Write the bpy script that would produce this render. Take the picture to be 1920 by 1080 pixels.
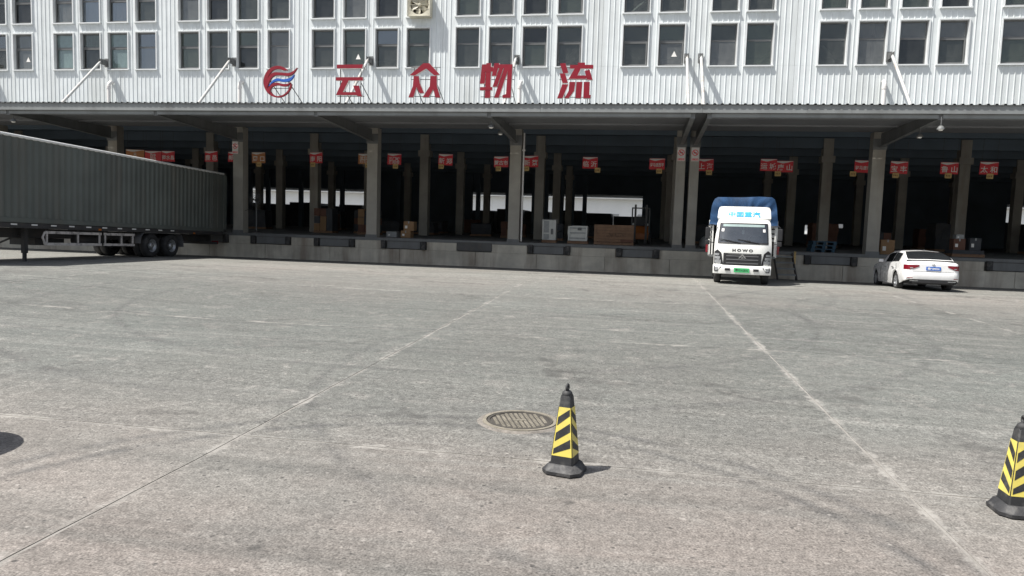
import bpy, bmesh, math, random
from mathutils import Vector, Matrix, noise as mnoise

# ------------------------------------------------------------------ scene, camera, light
for o in list(bpy.data.objects): bpy.data.objects.remove(o)
S = bpy.context.scene
COL = S.collection
R = math.radians
random.seed(7)
K = 8/7            # layout below is written with the camera 1.75 units up; K brings it to metres

# camera (phone held at 2 m, slightly tilted down and rolled)
yaw, pitch, roll = R(-9.60026), R(4.96417), R(1.75894)
fw = Vector((math.sin(yaw)*math.cos(pitch), math.cos(yaw)*math.cos(pitch), -math.sin(pitch)))
rt = Vector((math.cos(yaw), -math.sin(yaw), 0)); up = rt.cross(fw)
r2 = math.cos(roll)*rt + math.sin(roll)*up
u2 = -math.sin(roll)*rt + math.cos(roll)*up
cam = bpy.data.objects.new('camera', bpy.data.cameras.new('camera')); COL.objects.link(cam)
cam.data.sensor_width = 36; cam.data.lens = 1358.455/1920*36
cam.data.clip_start = 0.05; cam.data.clip_end = 3000
m = Matrix((r2, u2, -fw)).transposed().to_4x4(); m.translation = Vector((0, 0, 1.75))*K
cam.matrix_world = m
S.camera = cam
S.render.resolution_x, S.render.resolution_y = 1024, 576

# sun direction (light travels towards +X, a little towards +Y)
SD = Vector((.50, .27, -1.0)).normalized()
el = math.asin(-SD.z); az = math.atan2(-SD.x, -SD.y)      # azimuth of the sun clockwise from +Y
W = bpy.data.worlds.new('World'); S.world = W; W.use_nodes = True
wn = W.node_tree; wn.nodes.clear()
sky = wn.nodes.new('ShaderNodeTexSky'); sky.sky_type = 'NISHITA'; sky.sun_disc = False
sky.sun_elevation = el; sky.sun_rotation = az; sky.air_density = 1.0; sky.dust_density = 2.2; sky.ozone_density = 1.0
bg = wn.nodes.new('ShaderNodeBackground'); bg.inputs['Strength'].default_value = 0.085
wo = wn.nodes.new('ShaderNodeOutputWorld')
hs = wn.nodes.new('ShaderNodeHueSaturation'); hs.inputs['Saturation'].default_value = .55      # hazy, whitish sky
wn.links.new(sky.outputs[0], hs.inputs['Color']); wn.links.new(hs.outputs[0], bg.inputs[0]); wn.links.new(bg.outputs[0], wo.inputs[0])
sl = bpy.data.lights.new('sun', 'SUN'); sl.energy = 4.4; sl.angle = R(.53); sl.color = (1, .965, .91)
so = bpy.data.objects.new('sun', sl); COL.objects.link(so)
so.rotation_euler = SD.to_track_quat('-Z', 'Y').to_euler(); so.location = (-20, -15, 40)
S.view_settings.view_transform = 'Standard'; S.view_settings.look = 'None'
S.view_settings.exposure = 0.68; S.view_settings.gamma = 1; S.view_settings.use_curve_mapping = False
S.render.engine = 'CYCLES'
S.cycles.max_bounces = 6; S.cycles.diffuse_bounces = 4; S.cycles.transparent_max_bounces = 12

# ------------------------------------------------------------------ helpers
def sm(t):
    t = min(max(t, 0), 1); return t*t*(3-2*t)
def lerp(xs, ys, x):
    if x <= xs[0]: return ys[0]
    for i in range(len(xs)-1):
        if x <= xs[i+1]: return ys[i] + (ys[i+1]-ys[i])*(x-xs[i])/(xs[i+1]-xs[i])
    return ys[-1]
def gz(X, Y):      # yard surface: rises gently to a crest, then falls to the dock
    A = lerp([5, 14, 20, 22, 23.5, 24.5, 25.5, 28.6], [0, .085, .165, .185, .19, .18, .155, .03], Y)
    L = lerp([0, 5, 11, 15, 18, 22, 24.2, 28.6], [0, .08, .22, .27, .27, .225, .19, .03], Y)
    w = sm((-X-6)/9)
    return A*(1-w) + L*w

class MB:
    """collects geometry and links it as ONE mesh object"""
    def __init__(s): s.v = []; s.f = []; s.mi = []; s.cm = 0
    def add(s, vs, fs, mi=None):
        b = len(s.v); s.v += [tuple(p) for p in vs]
        for f in fs: s.f.append([i+b for i in f]); s.mi.append(s.cm if mi is None else mi)
        return s
    def box(s, x0, x1, y0, y1, z0, z1, mi=None, M=None):
        if x0 > x1: x0, x1 = x1, x0
        if y0 > y1: y0, y1 = y1, y0
        if z0 > z1: z0, z1 = z1, z0
        vs = [(x0,y0,z0),(x1,y0,z0),(x1,y1,z0),(x0,y1,z0),(x0,y0,z1),(x1,y0,z1),(x1,y1,z1),(x0,y1,z1)]
        if M is not None: vs = [tuple(M @ Vector(p)) for p in vs]
        return s.add(vs, [(3,2,1,0),(4,5,6,7),(0,1,5,4),(1,2,6,5),(2,3,7,6),(3,0,4,7)], mi)
    def hexa(s, b, t, mi=None):      # bottom loop, top loop (same count, counter-clockwise from above)
        n = len(b)
        fs = [tuple(reversed(range(n))), tuple(range(n, 2*n))] + [(i, (i+1) % n, n+(i+1) % n, n+i) for i in range(n)]
        return s.add(list(b)+list(t), fs, mi)
    def tube(s, pts, r, n=8, mi=None, caps=True):
        pts = [Vector(p) for p in pts]; rings = []
        if not isinstance(r, (list, tuple)): r = [r]*len(pts)
        d0 = (pts[1]-pts[0]).normalized()
        a = Vector((0, 0, 1)) if abs(d0.z) < .9 else Vector((1, 0, 0))
        x = d0.cross(a).normalized()
        for i, p in enumerate(pts):
            d = (pts[min(i+1, len(pts)-1)] - pts[max(i-1, 0)]).normalized()
            x = (x - d*x.dot(d)).normalized(); y = d.cross(x)
            rings.append([p + r[i]*(math.cos(2*math.pi*k/n)*x + math.sin(2*math.pi*k/n)*y) for k in range(n)])
        vs = [q for g in rings for q in g]; fs = []
        for i in range(len(pts)-1):
            for k in range(n): fs.append((i*n+k, i*n+(k+1) % n, (i+1)*n+(k+1) % n, (i+1)*n+k))
        if caps: fs += [tuple(reversed(range(n))), tuple(range((len(pts)-1)*n, len(pts)*n))]
        return s.add(vs, fs, mi)
    def bar(s, p, q, w, h, mi=None):     # rectangular bar between two points
        p, q = Vector(p), Vector(q); d = (q-p).normalized()
        a = Vector((0, 0, 1)) if abs(d.z) < .95 else Vector((0, 1, 0))
        x = d.cross(a).normalized()*w/2; y = x.cross(d).normalized()*h/2
        vs = [p-x-y, p+x-y, p+x+y, p-x+y, q-x-y, q+x-y, q+x+y, q-x+y]
        return s.add(vs, [(3,2,1,0),(4,5,6,7),(0,1,5,4),(1,2,6,5),(2,3,7,6),(3,0,4,7)], mi)
    def lathe(s, prof, c=(0,0,0), ax='z', n=24, mi=None, close=False):
        vs = []; fs = []; c = Vector(c); m_ = len(prof)
        for k in range(n):
            a = 2*math.pi*k/n; ca, sa = math.cos(a), math.sin(a)
            for (r, h) in prof:
                p = {'z': (r*ca, r*sa, h), 'x': (h, r*ca, r*sa), 'y': (r*sa, h, r*ca)}[ax]
                vs.append(c + Vector(p))
        for k in range(n):
            k2 = (k+1) % n
            for i in range(m_-1 + (1 if close else 0)):
                j = (i+1) % m_
                fs.append((k*m_+i, k2*m_+i, k2*m_+j, k*m_+j))
        return s.add(vs, fs, mi)
    def disc(s, c, r, ax='z', n=24, mi=None):
        c = Vector(c); vs = []
        for k in range(n):
            a = 2*math.pi*k/n; ca, sa = r*math.cos(a), r*math.sin(a)
            vs.append(c + Vector({'z': (ca, sa, 0), 'x': (0, ca, sa), 'y': (sa, 0, ca)}[ax]))
        return s.add(vs, [tuple(range(n))], mi)
    def prism(s, poly, y0, y1, mi=None):     # outline in XZ extruded along Y
        n = len(poly)
        ar = sum(poly[i][0]*poly[(i+1) % n][1]-poly[(i+1) % n][0]*poly[i][1] for i in range(n))
        if ar < 0: poly = poly[::-1]
        vs = [(x, y0, z) for x, z in poly] + [(x, y1, z) for x, z in poly]
        fs = [tuple(range(n)), tuple(reversed(range(n, 2*n)))] + [((i+1) % n, i, n+i, n+(i+1) % n) for i in range(n)]
        return s.add(vs, fs, mi)
    def prismz(s, poly, z0, z1, mi=None):    # outline in XY extruded along Z
        n = len(poly)
        ar = sum(poly[i][0]*poly[(i+1) % n][1]-poly[(i+1) % n][0]*poly[i][1] for i in range(n))
        if ar < 0: poly = poly[::-1]
        return s.hexa([(x, y, z0) for x, y in poly], [(x, y, z1) for x, y in poly], mi)
    def prismx(s, poly, x0, x1, mi=None):    # outline in YZ extruded along X
        n = len(poly)
        ar = sum(poly[i][0]*poly[(i+1) % n][1]-poly[(i+1) % n][0]*poly[i][1] for i in range(n))
        if ar < 0: poly = poly[::-1]
        vs = [(x1, y, z) for y, z in poly] + [(x0, y, z) for y, z in poly]
        fs = [tuple(range(n)), tuple(reversed(range(n, 2*n)))] + [((i+1) % n, i, n+i, n+(i+1) % n) for i in range(n)]
        return s.add(vs, fs, mi)
    def grid(s, rows, mi=None, closed=False):
        n = len(rows[0]); vs = [p for r_ in rows for p in r_]; fs = []
        for i in range(len(rows)-1):
            for j in range(n-1+(1 if closed else 0)):
                fs.append((i*n+j, i*n+(j+1) % n, (i+1)*n+(j+1) % n, (i+1)*n+j))
        return s.add(vs, fs, mi)
    def mesh(s, name, mats, k=K, bevel=0, smooth=None, jit=0):
        me = bpy.data.meshes.new(name)
        me.from_pydata([(x*k, y*k, z*k) for x, y, z in s.v], [], s.f)
        mats = mats if isinstance(mats, (list, tuple)) else [mats]
        for mm in mats: me.materials.append(mm)
        if len(mats) > 1: me.polygons.foreach_set('material_index', s.mi)
        if bevel:
            bm = bmesh.new(); bm.from_mesh(me); bmesh.ops.remove_doubles(bm, verts=bm.verts, dist=1e-5)
            es = [e for e in bm.edges if e.is_manifold and e.calc_face_angle(0) > .6]
            bmesh.ops.bevel(bm, geom=es, offset=bevel, segments=2, affect='EDGES', profile=.6, clamp_overlap=True)
            bm.to_mesh(me); bm.free()
        if smooth:
            me.polygons.foreach_set('use_smooth', [True]*len(me.polygons)); me.set_sharp_from_angle(angle=R(smooth))
        me.update(); return me
    def build(s, name, mats, parent=None, k=K, bevel=0, smooth=None, **pr):
        o = bpy.data.objects.new(name, s.mesh(name, mats, k, bevel, smooth)); COL.objects.link(o)
        if parent: o.parent = parent
        for a, b in pr.items(): o[a] = b
        return o

def thing(name, label, cat, loc=(0, 0, 0), rz=0, group=None):
    o = bpy.data.objects.new(name, None); COL.objects.link(o); o.empty_display_size = .2
    o.location = Vector(loc)*K; o.rotation_euler = (0, 0, rz); o['label'] = label; o['category'] = cat
    if group: o['group'] = group
    return o
def inst(name, me, parent, loc=(0, 0, 0), k=K, rot=(0, 0, 0), **pr):   # another object on shared mesh data
    o = bpy.data.objects.new(name, me); COL.objects.link(o); o.parent = parent
    o.location = Vector(loc)*k; o.rotation_euler = rot
    for a, b in pr.items(): o[a] = b
    return o
def copy_tree(o, parent=None):
    c = o.copy(); COL.objects.link(c)
    if parent: c.parent = parent
    for ch in list(o.children): copy_tree(ch, c)
    return c

# ------------------------------------------------------------------ materials
class NT:
    def __init__(s, name):
        s.m = bpy.data.materials.new(name); s.m.use_nodes = True; s.t = s.m.node_tree; s.n = s.t.nodes; s.l = s.t.links
        s.b = s.n['Principled BSDF']
    def link(s, a, b): s.l.new(a, b)
    def val(s, sock, v):
        if hasattr(v, 'links'): s.l.new(v, sock)
        else: sock.default_value = v
    def math(s, op, a, b=0.0, c=0.0, clamp=False):
        n = s.n.new('ShaderNodeMath'); n.operation = op; n.use_clamp = clamp
        for i, v in enumerate((a, b, c)): s.val(n.inputs[i], v)
        return n.outputs[0]
    def coord(s, kind='Object'):
        if kind == 'Position': return s.n.new('ShaderNodeNewGeometry').outputs['Position']
        return s.n.new('ShaderNodeTexCoord').outputs[kind]
    def mapping(s, v, scale=(1, 1, 1), rot=(0, 0, 0), loc=(0, 0, 0)):
        n = s.n.new('ShaderNodeMapping'); s.l.new(v, n.inputs[0])
        n.inputs['Scale'].default_value = scale; n.inputs['Rotation'].default_value = rot; n.inputs['Location'].default_value = loc
        return n.outputs[0]
    def noise(s, v, scale, detail=4, rough=.55, dist=0):
        n = s.n.new('ShaderNodeTexNoise'); s.l.new(v, n.inputs['Vector'])
        n.inputs['Scale'].default_value = scale; n.inputs['Detail'].default_value = detail
        n.inputs['Roughness'].default_value = rough; n.inputs['Distortion'].default_value = dist
        return n.outputs['Fac']
    def ramp(s, f, stops):
        n = s.n.new('ShaderNodeValToRGB'); s.l.new(f, n.inputs[0]); e = n.color_ramp.elements
        while len(e) < len(stops): e.new(.5)
        for i, (p, c) in enumerate(stops):
            e[i].position = p; e[i].color = c if isinstance(c, tuple) and len(c) == 4 else ((*c, 1) if isinstance(c, tuple) else (c, c, c, 1))
        return n.outputs[0]
    def mix(s, f, a, b, mode='MIX'):
        n = s.n.new('ShaderNodeMix'); n.data_type = 'RGBA'; n.blend_type = mode
        s.val(n.inputs[0], f)
        for i, v in ((6, a), (7, b)):
            if hasattr(v, 'links'): s.l.new(v, n.inputs[i])
            else: n.inputs[i].default_value = (*v, 1) if len(v) == 3 else v
        return n.outputs[2]
    def maprange(s, v, a, b, c, d):
        n = s.n.new('ShaderNodeMapRange'); s.l.new(v, n.inputs[0])
        for i, x in enumerate((a, b, c, d)): n.inputs[i+1].default_value = x
        return n.outputs[0]
    def bump(s, h, strength=.3, dist=.01):
        n = s.n.new('ShaderNodeBump'); n.inputs['Strength'].default_value = strength; n.inputs['Distance'].default_value = dist
        s.l.new(h, n.inputs['Height']); s.l.new(n.outputs[0], s.b.inputs['Normal'])
    def base(s, c): s.val(s.b.inputs['Base Color'], c if hasattr(c, 'links') else (*c, 1))

def mat(name, col, rough=.6, metal=0, var=.12, scale=3, dirt=None, dirt_amt=.5, dirt_scale=1.5, bump=0, bscale=40, spec=.5, coat=0, streak=False):
    t = NT(name); c = t.coord('Object')
    n = t.noise(c, scale, 6, .6)
    lo = tuple(x*(1-var) for x in col); hi = tuple(min(1, x*(1+var)) for x in col)
    o = t.ramp(n, [(.3, lo), (.7, hi)])
    if dirt:
        cc = t.mapping(c, (1, 1, .12)) if streak else c
        d = t.noise(cc, dirt_scale, 8, .65, .3)
        f = t.maprange(d, .48, .72, 0, dirt_amt)
        o = t.mix(f, o, dirt)
    t.base(o)
    rn = t.noise(c, scale*4, 4)
    t.link(t.maprange(rn, .3, .7, max(.02, rough-.08), min(1, rough+.08)), t.b.inputs['Roughness'])
    t.b.inputs['Metallic'].default_value = metal; t.b.inputs['Specular IOR Level'].default_value = spec
    if coat: t.b.inputs['Coat Weight'].default_value = coat; t.b.inputs['Coat Roughness'].default_value = .08
    if bump: t.bump(t.noise(c, bscale, 5, .65), bump, .01)
    return t.m

M = {}
M['cladding'] = mat('cladding', (.745, .785, .79), .5, 0, .06, 1.2, (.47, .485, .46), .55, .8, spec=.45, streak=True)
M['white_trim'] = mat('white_trim', (.76, .78, .78), .4, 0, .04, 3, (.5, .5, .47), .35, 2)
M['white_rod'] = mat('white_rod', (.50, .51, .50), .5, 0, .08, 4, (.30, .17, .09), .55, 3.5)
M['steel_grey'] = mat('steel_grey', (.16, .165, .165), .55, 0, .14, 1.5, (.09, .085, .08), .5, 2, streak=True)
M['fascia'] = mat('fascia', (.25, .262, .26), .5, 0, .10, .8, (.11, .105, .10), .5, 1.2, streak=True)
M['steel_dark'] = mat('steel_dark', (.085, .084, .082), .65, 0, .25, 2, (.15, .12, .095), .5, 2.5)
M['soffit'] = mat('soffit', (.21, .215, .225), .6, 0, .15, .6)
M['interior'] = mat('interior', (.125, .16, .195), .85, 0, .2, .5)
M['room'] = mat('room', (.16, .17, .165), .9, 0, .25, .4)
M['column'] = mat('column', (.37, .35, .31), .85, 0, .15, 1.2, (.20, .15, .115), .6, .9, bump=.25, streak=True)
M['concrete_dock'] = mat('concrete_dock', (.54, .505, .43), .9, 0, .24, 1.1, (.19, .135, .10), .9, .9, bump=.5, bscale=18, streak=True)
M['floor'] = mat('floor', (.26, .255, .245), .8, 0, .2, .6, (.08, .08, .08), .5, .5)
M['rubber'] = mat('rubber', (.04, .04, .04), .8, 0, .3, 6, (.17, .155, .14), .75, 4, bump=.2)
M['tyre'] = mat('tyre', (.028, .028, .029), .8, 0, .3, 6, (.12, .115, .11), .55, 3, bump=.2)
M['red_letter'] = mat('red_letter', (.26, .006, .020), .42, 0, .12, 2)
M['letter_edge'] = mat('letter_edge', (.74, .70, .68), .5, 0, .06, 3)
M['blue_letter'] = mat('blue_letter', (.025, .12, .50), .4, 0, .1, 2)
M['sign_red'] = mat('sign_red', (.80, .05, .065), .45, 0, .1, 4)
M['sign_orange'] = mat('sign_orange', (.62, .25, .09), .5, 0, .1, 4)
M['sign_white'] = mat('sign_white', (.86, .84, .80), .5, 0, .04, 4)
M['tag_yellow'] = mat('tag_yellow', (.72, .50, .20), .6, 0, .2, 5)
M['black_print'] = mat('black_print', (.02, .02, .02), .6, 0, .1, 4)
M['placard_white'] = mat('placard_white', (.72, .68, .66), .5, 0, .05, 4)
M['truck_white'] = mat('truck_white', (.80, .80, .77), .28, 0, .03, 2, (.5, .48, .43), .3, 1.6, coat=.4)
M['car_white'] = mat('car_white', (.82, .82, .815), .25, 0, .02, 2, (.6, .58, .54), .15, 1.3, coat=.6)
M['black_plastic'] = mat('black_plastic', (.022, .022, .024), .5, 0, .2, 4)
M['grille_grey'] = mat('grille_grey', (.16, .16, .165), .4, .2, .15, 4)
M['chrome'] = mat('chrome', (.62, .63, .64), .2, 1, .08, 3)
M['rim'] = mat('rim', (.42, .43, .44), .38, .7, .12, 6)
M['lamp_clear'] = mat('lamp_clear', (.34, .35, .36), .12, .2, .2, 8)
M['lamp_red'] = mat('lamp_red', (.19, .006, .016), .15, 0, .2, 6, spec=.7)
M['lamp_amber'] = mat('lamp_amber', (.50, .16, .03), .25, 0, .2, 6)
M['plate_green'] = mat('plate_green', (.06, .46, .16), .4, 0, .1, 4)
M['plate_blue'] = mat('plate_blue', (.02, .13, .50), .35, 0, .08, 4)
M['tarp_blue'] = mat('tarp_blue', (.010, .048, .125), .65, 0, .3, 1.6, (.02, .10, .26), .5, 2.2, bump=.3, bscale=14)
M['cyan_print'] = mat('cyan_print', (.02, .36, .62), .5, 0, .06, 3)
M['container'] = mat('container', (.116, .130, .120), .7, 0, .2, .7, (.17, .15, .125), .55, .9, streak=True)
M['sunlit_rail'] = mat('sunlit_rail', (.80, .80, .78), .5, 0, .08, 1.5)  # pale colour stands in for sunlight along the container's top edge
M['chassis'] = mat('chassis', (.045, .044, .045), .7, 0, .25, 2, (.09, .07, .055), .5, 2)
M['guard_white'] = mat('guard_white', (.62, .58, .55), .6, 0, .1, 3, (.05, .05, .05), .9, 5)
M['reflector'] = mat('reflector', (.78, .78, .76), .4, 0, .1, 5)
M['cone_black'] = mat('cone_black', (.024, .025, .027), .6, 0, .25, 6, (.15, .145, .135), .5, 8, bump=.15)
M['cone_base'] = mat('cone_base', (.03, .03, .032), .62, 0, .3, 8, (.17, .165, .155), .75, 7, bump=.4, bscale=30)
M['cone_yellow'] = mat('cone_yellow', (.74, .62, .13), .42, 0, .08, 5, (.42, .37, .18), .6, 9)
M['iron'] = mat('iron', (.215, .195, .155), .65, .1, .2, 8, (.40, .36, .29), .6, 6, bump=.3)
M['iron_dark'] = mat('iron_dark', (.06, .054, .046), .8, .1, .2, 8)
M['mortar'] = mat('mortar', (.19, .172, .152), .95, 0, .35, 16, (.10, .095, .085), .85, 26, bump=.5, bscale=50)
M['carton'] = mat('carton', (.33, .20, .105), .85, 0, .12, 3, (.22, .13, .07), .4, 3)
M['carton_red'] = mat('carton_red', (.17, .085, .06), .85, 0, .12, 3)
M['wood'] = mat('wood', (.26, .155, .095), .8, 0, .18, 3, (.17, .10, .065), .5, 4, bump=.2)
M['wrap_white'] = mat('wrap_white', (.66, .66, .62), .4, 0, .1, 5, (.45, .45, .42), .4, 5, bump=.35, bscale=16)
M['wrap_grey'] = mat('wrap_grey', (.36, .37, .37), .4, 0, .18, 5, bump=.3, bscale=14)
M['pallet_blue'] = mat('pallet_blue', (.022, .07, .115), .6, 0, .15, 4)
M['fan_cream'] = mat('fan_cream', (.56, .53, .42), .5, 0, .08, 3, (.34, .30, .22), .4, 4)
M['fan_dark'] = mat('fan_dark', (.12, .11, .085), .7, 0, .2, 3)
M['pipe_white'] = mat('pipe_white', (.74, .72, .70), .38, 0, .05, 3, (.5, .44, .38), .3, 3)
M['curtain'] = mat('curtain', (.33, .42, .41), .9, 0, .15, 3)
M['orange_forklift'] = mat('orange_forklift', (.40, .13, .03), .5, 0, .1, 3)
M['far_white'] = mat('far_white', (.80, .81, .80), .6, 0, .05, .4)
M['far_grey'] = mat('far_grey', (.36, .37, .37), .6, 0, .1, .4)
M['cargo_dark'] = mat('cargo_dark', (.07, .075, .085), .8, 0, .3, 1.2, (.13, .11, .09), .5, 1.5, bump=.3, bscale=6)
M['truck_box'] = mat('truck_box', (.06, .063, .07), .6, 0, .2, 1)
M['dark_glass'] = mat('dark_glass', (.018, .02, .022), .06, 0, .2, 2, spec=.6)

def glass(name, tint, refl=.06, rough=.03, dust=(.05, .16), dcol=(.42, .44, .43)):
    t = NT(name)
    g = t.n.new('ShaderNodeBsdfGlossy'); g.inputs['Roughness'].default_value = rough; g.inputs['Color'].default_value = (.9, .95, 1, 1)
    tr = t.n.new('ShaderNodeBsdfTransparent'); tr.inputs[0].default_value = (*tint, 1)
    fr = t.n.new('ShaderNodeFresnel'); fr.inputs[0].default_value = 1.45
    f = t.math('ADD', fr.outputs[0], refl, clamp=True)
    mx = t.n.new('ShaderNodeMixShader'); t.link(f, mx.inputs[0]); t.link(tr.outputs[0], mx.inputs[1]); t.link(g.outputs[0], mx.inputs[2])
    # film of dust on the glass
    df = t.n.new('ShaderNodeBsdfDiffuse'); df.inputs[0].default_value = (*dcol, 1)
    dn = t.noise(t.coord('Object'), 2.2, 6, .6)
    m2 = t.n.new('ShaderNodeMixShader'); t.link(t.maprange(dn, .3, .75, *dust), m2.inputs[0])
    t.link(mx.outputs[0], m2.inputs[1]); t.link(df.outputs[0], m2.inputs[2])
    t.link(m2.outputs[0], t.n['Material Output'].inputs[0]); return t.m
M['glass'] = glass('window_glass', (.50, .55, .52), .03, dcol=(.40, .42, .39))
GL = [M['glass'], glass('window_glass_green', (.46, .55, .46), .05, .04, (.06, .16), (.36, .40, .33)), glass('window_glass_dark', (.30, .33, .34), .02, .03, (.03, .09)),
      glass('window_glass_dusty', (.5, .54, .54), .05, .08, (.14, .32), (.42, .43, .42)), glass('window_glass_blue', (.40, .47, .52), .13, .04, (.04, .10), (.40, .43, .46)),
      glass('window_glass_teal', (.5, .58, .56), .10, .05, (.30, .46), (.36, .48, .47))]
M['windscreen'] = glass('windscreen_glass', (.48, .56, .58), .15, .03, (.02, .08), (.40, .43, .46))

def ground_mat(name, filler=False):
    t = NT(name); p = t.coord('Position'); u = t.mapping(p, (1/K, 1/K, 1/K))
    sep = t.n.new('ShaderNodeSeparateXYZ'); t.link(u, sep.inputs[0]); X, Y = sep.outputs[0], sep.outputs[1]
    big = t.noise(u, .16, 5, .6, .4)
    mid = t.noise(u, .9, 7, .65, .3)
    warm, cool = (.206, .184, .167), (.178, .184, .171)
    c = t.mix(t.math('ADD', t.maprange(big, .36, .62, 0, 1), t.maprange(Y, 3.5, 7.0, .55, 0), clamp=True), cool, warm)      # paler, dustier pours at the gate end
    # travelled lanes: rubber polished, darker and cooler; the strip before the dock is swept pale
    wob = t.math('MULTIPLY_ADD', big, 5.0, Y)
    lane = t.ramp(t.maprange(wob, 0, 30, 0, 1), [(.21, 0.0), (.34, .85), (.52, 1.0), (.66, .75), (.80, .06)])
    c = t.mix(t.math('MULTIPLY', lane, .78), c, (.116, .124, .115))
    pale = t.ramp(t.maprange(Y, 0, 40, 0, 1), [(.40, 0.0), (.56, .8), (.72, .8), (.8, .3)])
    c = t.mix(t.math('MULTIPLY', pale, t.maprange(mid, .35, .6, .3, 1)), c, (.250, .248, .226))
    # long tyre streaks along the yard
    st = t.noise(t.mapping(u, (.045, 1.25, 1), (0, 0, .05)), 1.6, 7, .62, .25)
    c = t.mix(t.maprange(st, .47, .68, 0, .42), c, (.085, .088, .083))
    st2 = t.noise(t.mapping(u, (.05, 2.6, 1), (0, 0, -.04), (5, 3, 0)), 1.3, 6, .6, .2)
    c = t.mix(t.maprange(st2, .50, .70, 0, .38), c, (.26, .254, .236))
    # patchy wear
    c = t.mix(t.maprange(mid, .50, .70, 0, .42), c, (.115, .114, .108))
    blot = t.noise(u, 2.6, 8, .7, .5)
    c = t.mix(t.maprange(blot, .54, .68, 0, .5), c, (.27, .255, .235))
    # tyre arcs in the foreground
    def arc(cx, cy, rr, w, amt, c):
        dx = t.math('SUBTRACT', X, cx); dy = t.math('SUBTRACT', Y, cy)
        d = t.math('SQRT', t.math('ADD', t.math('MULTIPLY', dx, dx), t.math('MULTIPLY', dy, dy)))
        e = t.math('ABSOLUTE', t.math('SUBTRACT', d, rr))
        f = t.math('MULTIPLY', t.maprange(e, 0, w, 1, 0), t.maprange(blot, .4, .6, .15, 1))
        return t.mix(t.math('MULTIPLY', f, amt, clamp=True), c, (.07, .07, .07))
    c = arc(-1.2, 3.0, 3.0, .09, .7, c); c = arc(-1.2, 3.0, 3.25, .10, .6, c); c = arc(2.5, 8.8, 6.0, .12, .45, c)
    c = arc(-3.2, 14.5, 8.2, .13, .5, c); c = arc(-3.2, 14.5, 6.5, .13, .5, c); c = arc(9.5, 15.5, 6.2, .13, .5, c); c = arc(9.5, 15.5, 7.9, .13, .5, c)
    c = arc(0.9, 2.6, .85, .06, .5, c); c = arc(-6, 22, 13.2, .14, .35, c); c = arc(-6, 22, 11.3, .14, .35, c)
    # aggregate
    fine = t.noise(u, 75, 3, .6); fine2 = t.noise(u, 26, 4, .6)
    c = t.mix(1.0, c, t.ramp(fine, [(.30, .50), (.5, 1.0), (.70, 1.50)]), 'MULTIPLY')
    c = t.mix(1.0, c, t.ramp(fine2, [(.30, .74), (.5, 1.0), (.72, 1.25)]), 'MULTIPLY')
    c = t.mix(1.0, c, t.ramp(t.noise(u, 9, 5, .7), [(.32, .80), (.5, 1.0), (.68, 1.20)]), 'MULTIPLY')
    vo = t.n.new('ShaderNodeTexVoronoi'); t.link(u, vo.inputs['Vector']); vo.inputs['Scale'].default_value = 15
    pit = t.math('MULTIPLY', t.maprange(vo.outputs['Distance'], .12, .26, 1, 0), t.maprange(t.noise(u, 9, 3), .5, .62, 0, 1))
    c = t.mix(t.math('MULTIPLY', pit, .85), c, (.05, .049, .047))
    vo2 = t.n.new('ShaderNodeTexVoronoi'); t.link(t.mapping(u, loc=(3, 7, 0)), vo2.inputs['Vector']); vo2.inputs['Scale'].default_value = 12
    peb = t.math('MULTIPLY', t.maprange(vo2.outputs['Distance'], .10, .22, 1, 0), t.maprange(t.noise(u, 7, 3), .52, .64, 0, 1))
    c = t.mix(t.math('MULTIPLY', peb, .7), c, (.37, .345, .32))
    # oil drips and damp blots
    ob = t.noise(t.mapping(u, loc=(11, 4, 0)), .55, 3, .5, 1.2)
    oil = t.math('MULTIPLY', t.maprange(ob, .60, .68, 0, 1), t.maprange(t.noise(u, 5, 4, .6), .42, .58, 0, 1))
    c = t.mix(t.math('MULTIPLY', oil, .5), c, (.06, .058, .055))
    vo3 = t.n.new('ShaderNodeTexVoronoi'); t.link(t.mapping(u, loc=(1, 2, 0)), vo3.inputs['Vector']); vo3.inputs['Scale'].default_value = 1.7
    drip = t.math('MULTIPLY', t.maprange(vo3.outputs['Distance'], .03, .09, 1, 0), t.maprange(t.noise(u, .8, 2), .52, .56, 0, 1))
    c = t.mix(t.math('MULTIPLY', drip, .65), c, (.05, .049, .047))
    # each pour set a little differently
    oi = t.n.new('ShaderNodeObjectInfo')
    c = t.mix(1.0, c, t.ramp(oi.outputs['Random'], [(0, .93), (1, 1.07)]), 'MULTIPLY')
    # mortar smeared beside the joints
    def near(v, off, per):
        q = t.math('PINGPONG', t.math('ADD', v, off), per/2)
        return q
    jx = t.math('MINIMUM', t.math('ABSOLUTE', t.math('ADD', X, 3.05)), t.math('MINIMUM', t.math('ABSOLUTE', t.math('SUBTRACT', X, 1.9)), t.math('ABSOLUTE', t.math('SUBTRACT', X, 6.85)))); jy = near(Y, -5.25+500*5.6, 5.6)
    smear = t.noise(t.mapping(u, (1, 1, 1)), 1.3, 6, .7)
    wj = t.maprange(t.noise(u, 7, 5, .7), .3, .7, .01, .11)
    mx = t.math('SUBTRACT', wj, t.math('MINIMUM', jx, jy))
    f = t.math('MULTIPLY', t.maprange(mx, 0, .035, 0, 1), t.maprange(smear, .45, .62, .0, .75))
    c = t.mix(f, c, (.34, .325, .30))
    if filler:
        c = t.mix(t.maprange(t.noise(u, 1.6, 6, .75), .30, .46, .2, 1), (.15, .143, .132), (.29, .275, .255))
        c = t.mix(t.maprange(t.noise(t.mapping(u, loc=(9, 2, 0)), .9, 5, .7), .42, .58, 0, .75), c, (.20, .187, .17))
    t.base(c); t.b.inputs['Roughness'].default_value = .82; t.b.inputs['Specular IOR Level'].default_value = .3
    h = t.math('ADD', t.math('MULTIPLY', fine2, .6), t.math('ADD', t.math('MULTIPLY', fine, .5), t.math('MULTIPLY', pit, -.8)))
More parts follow.
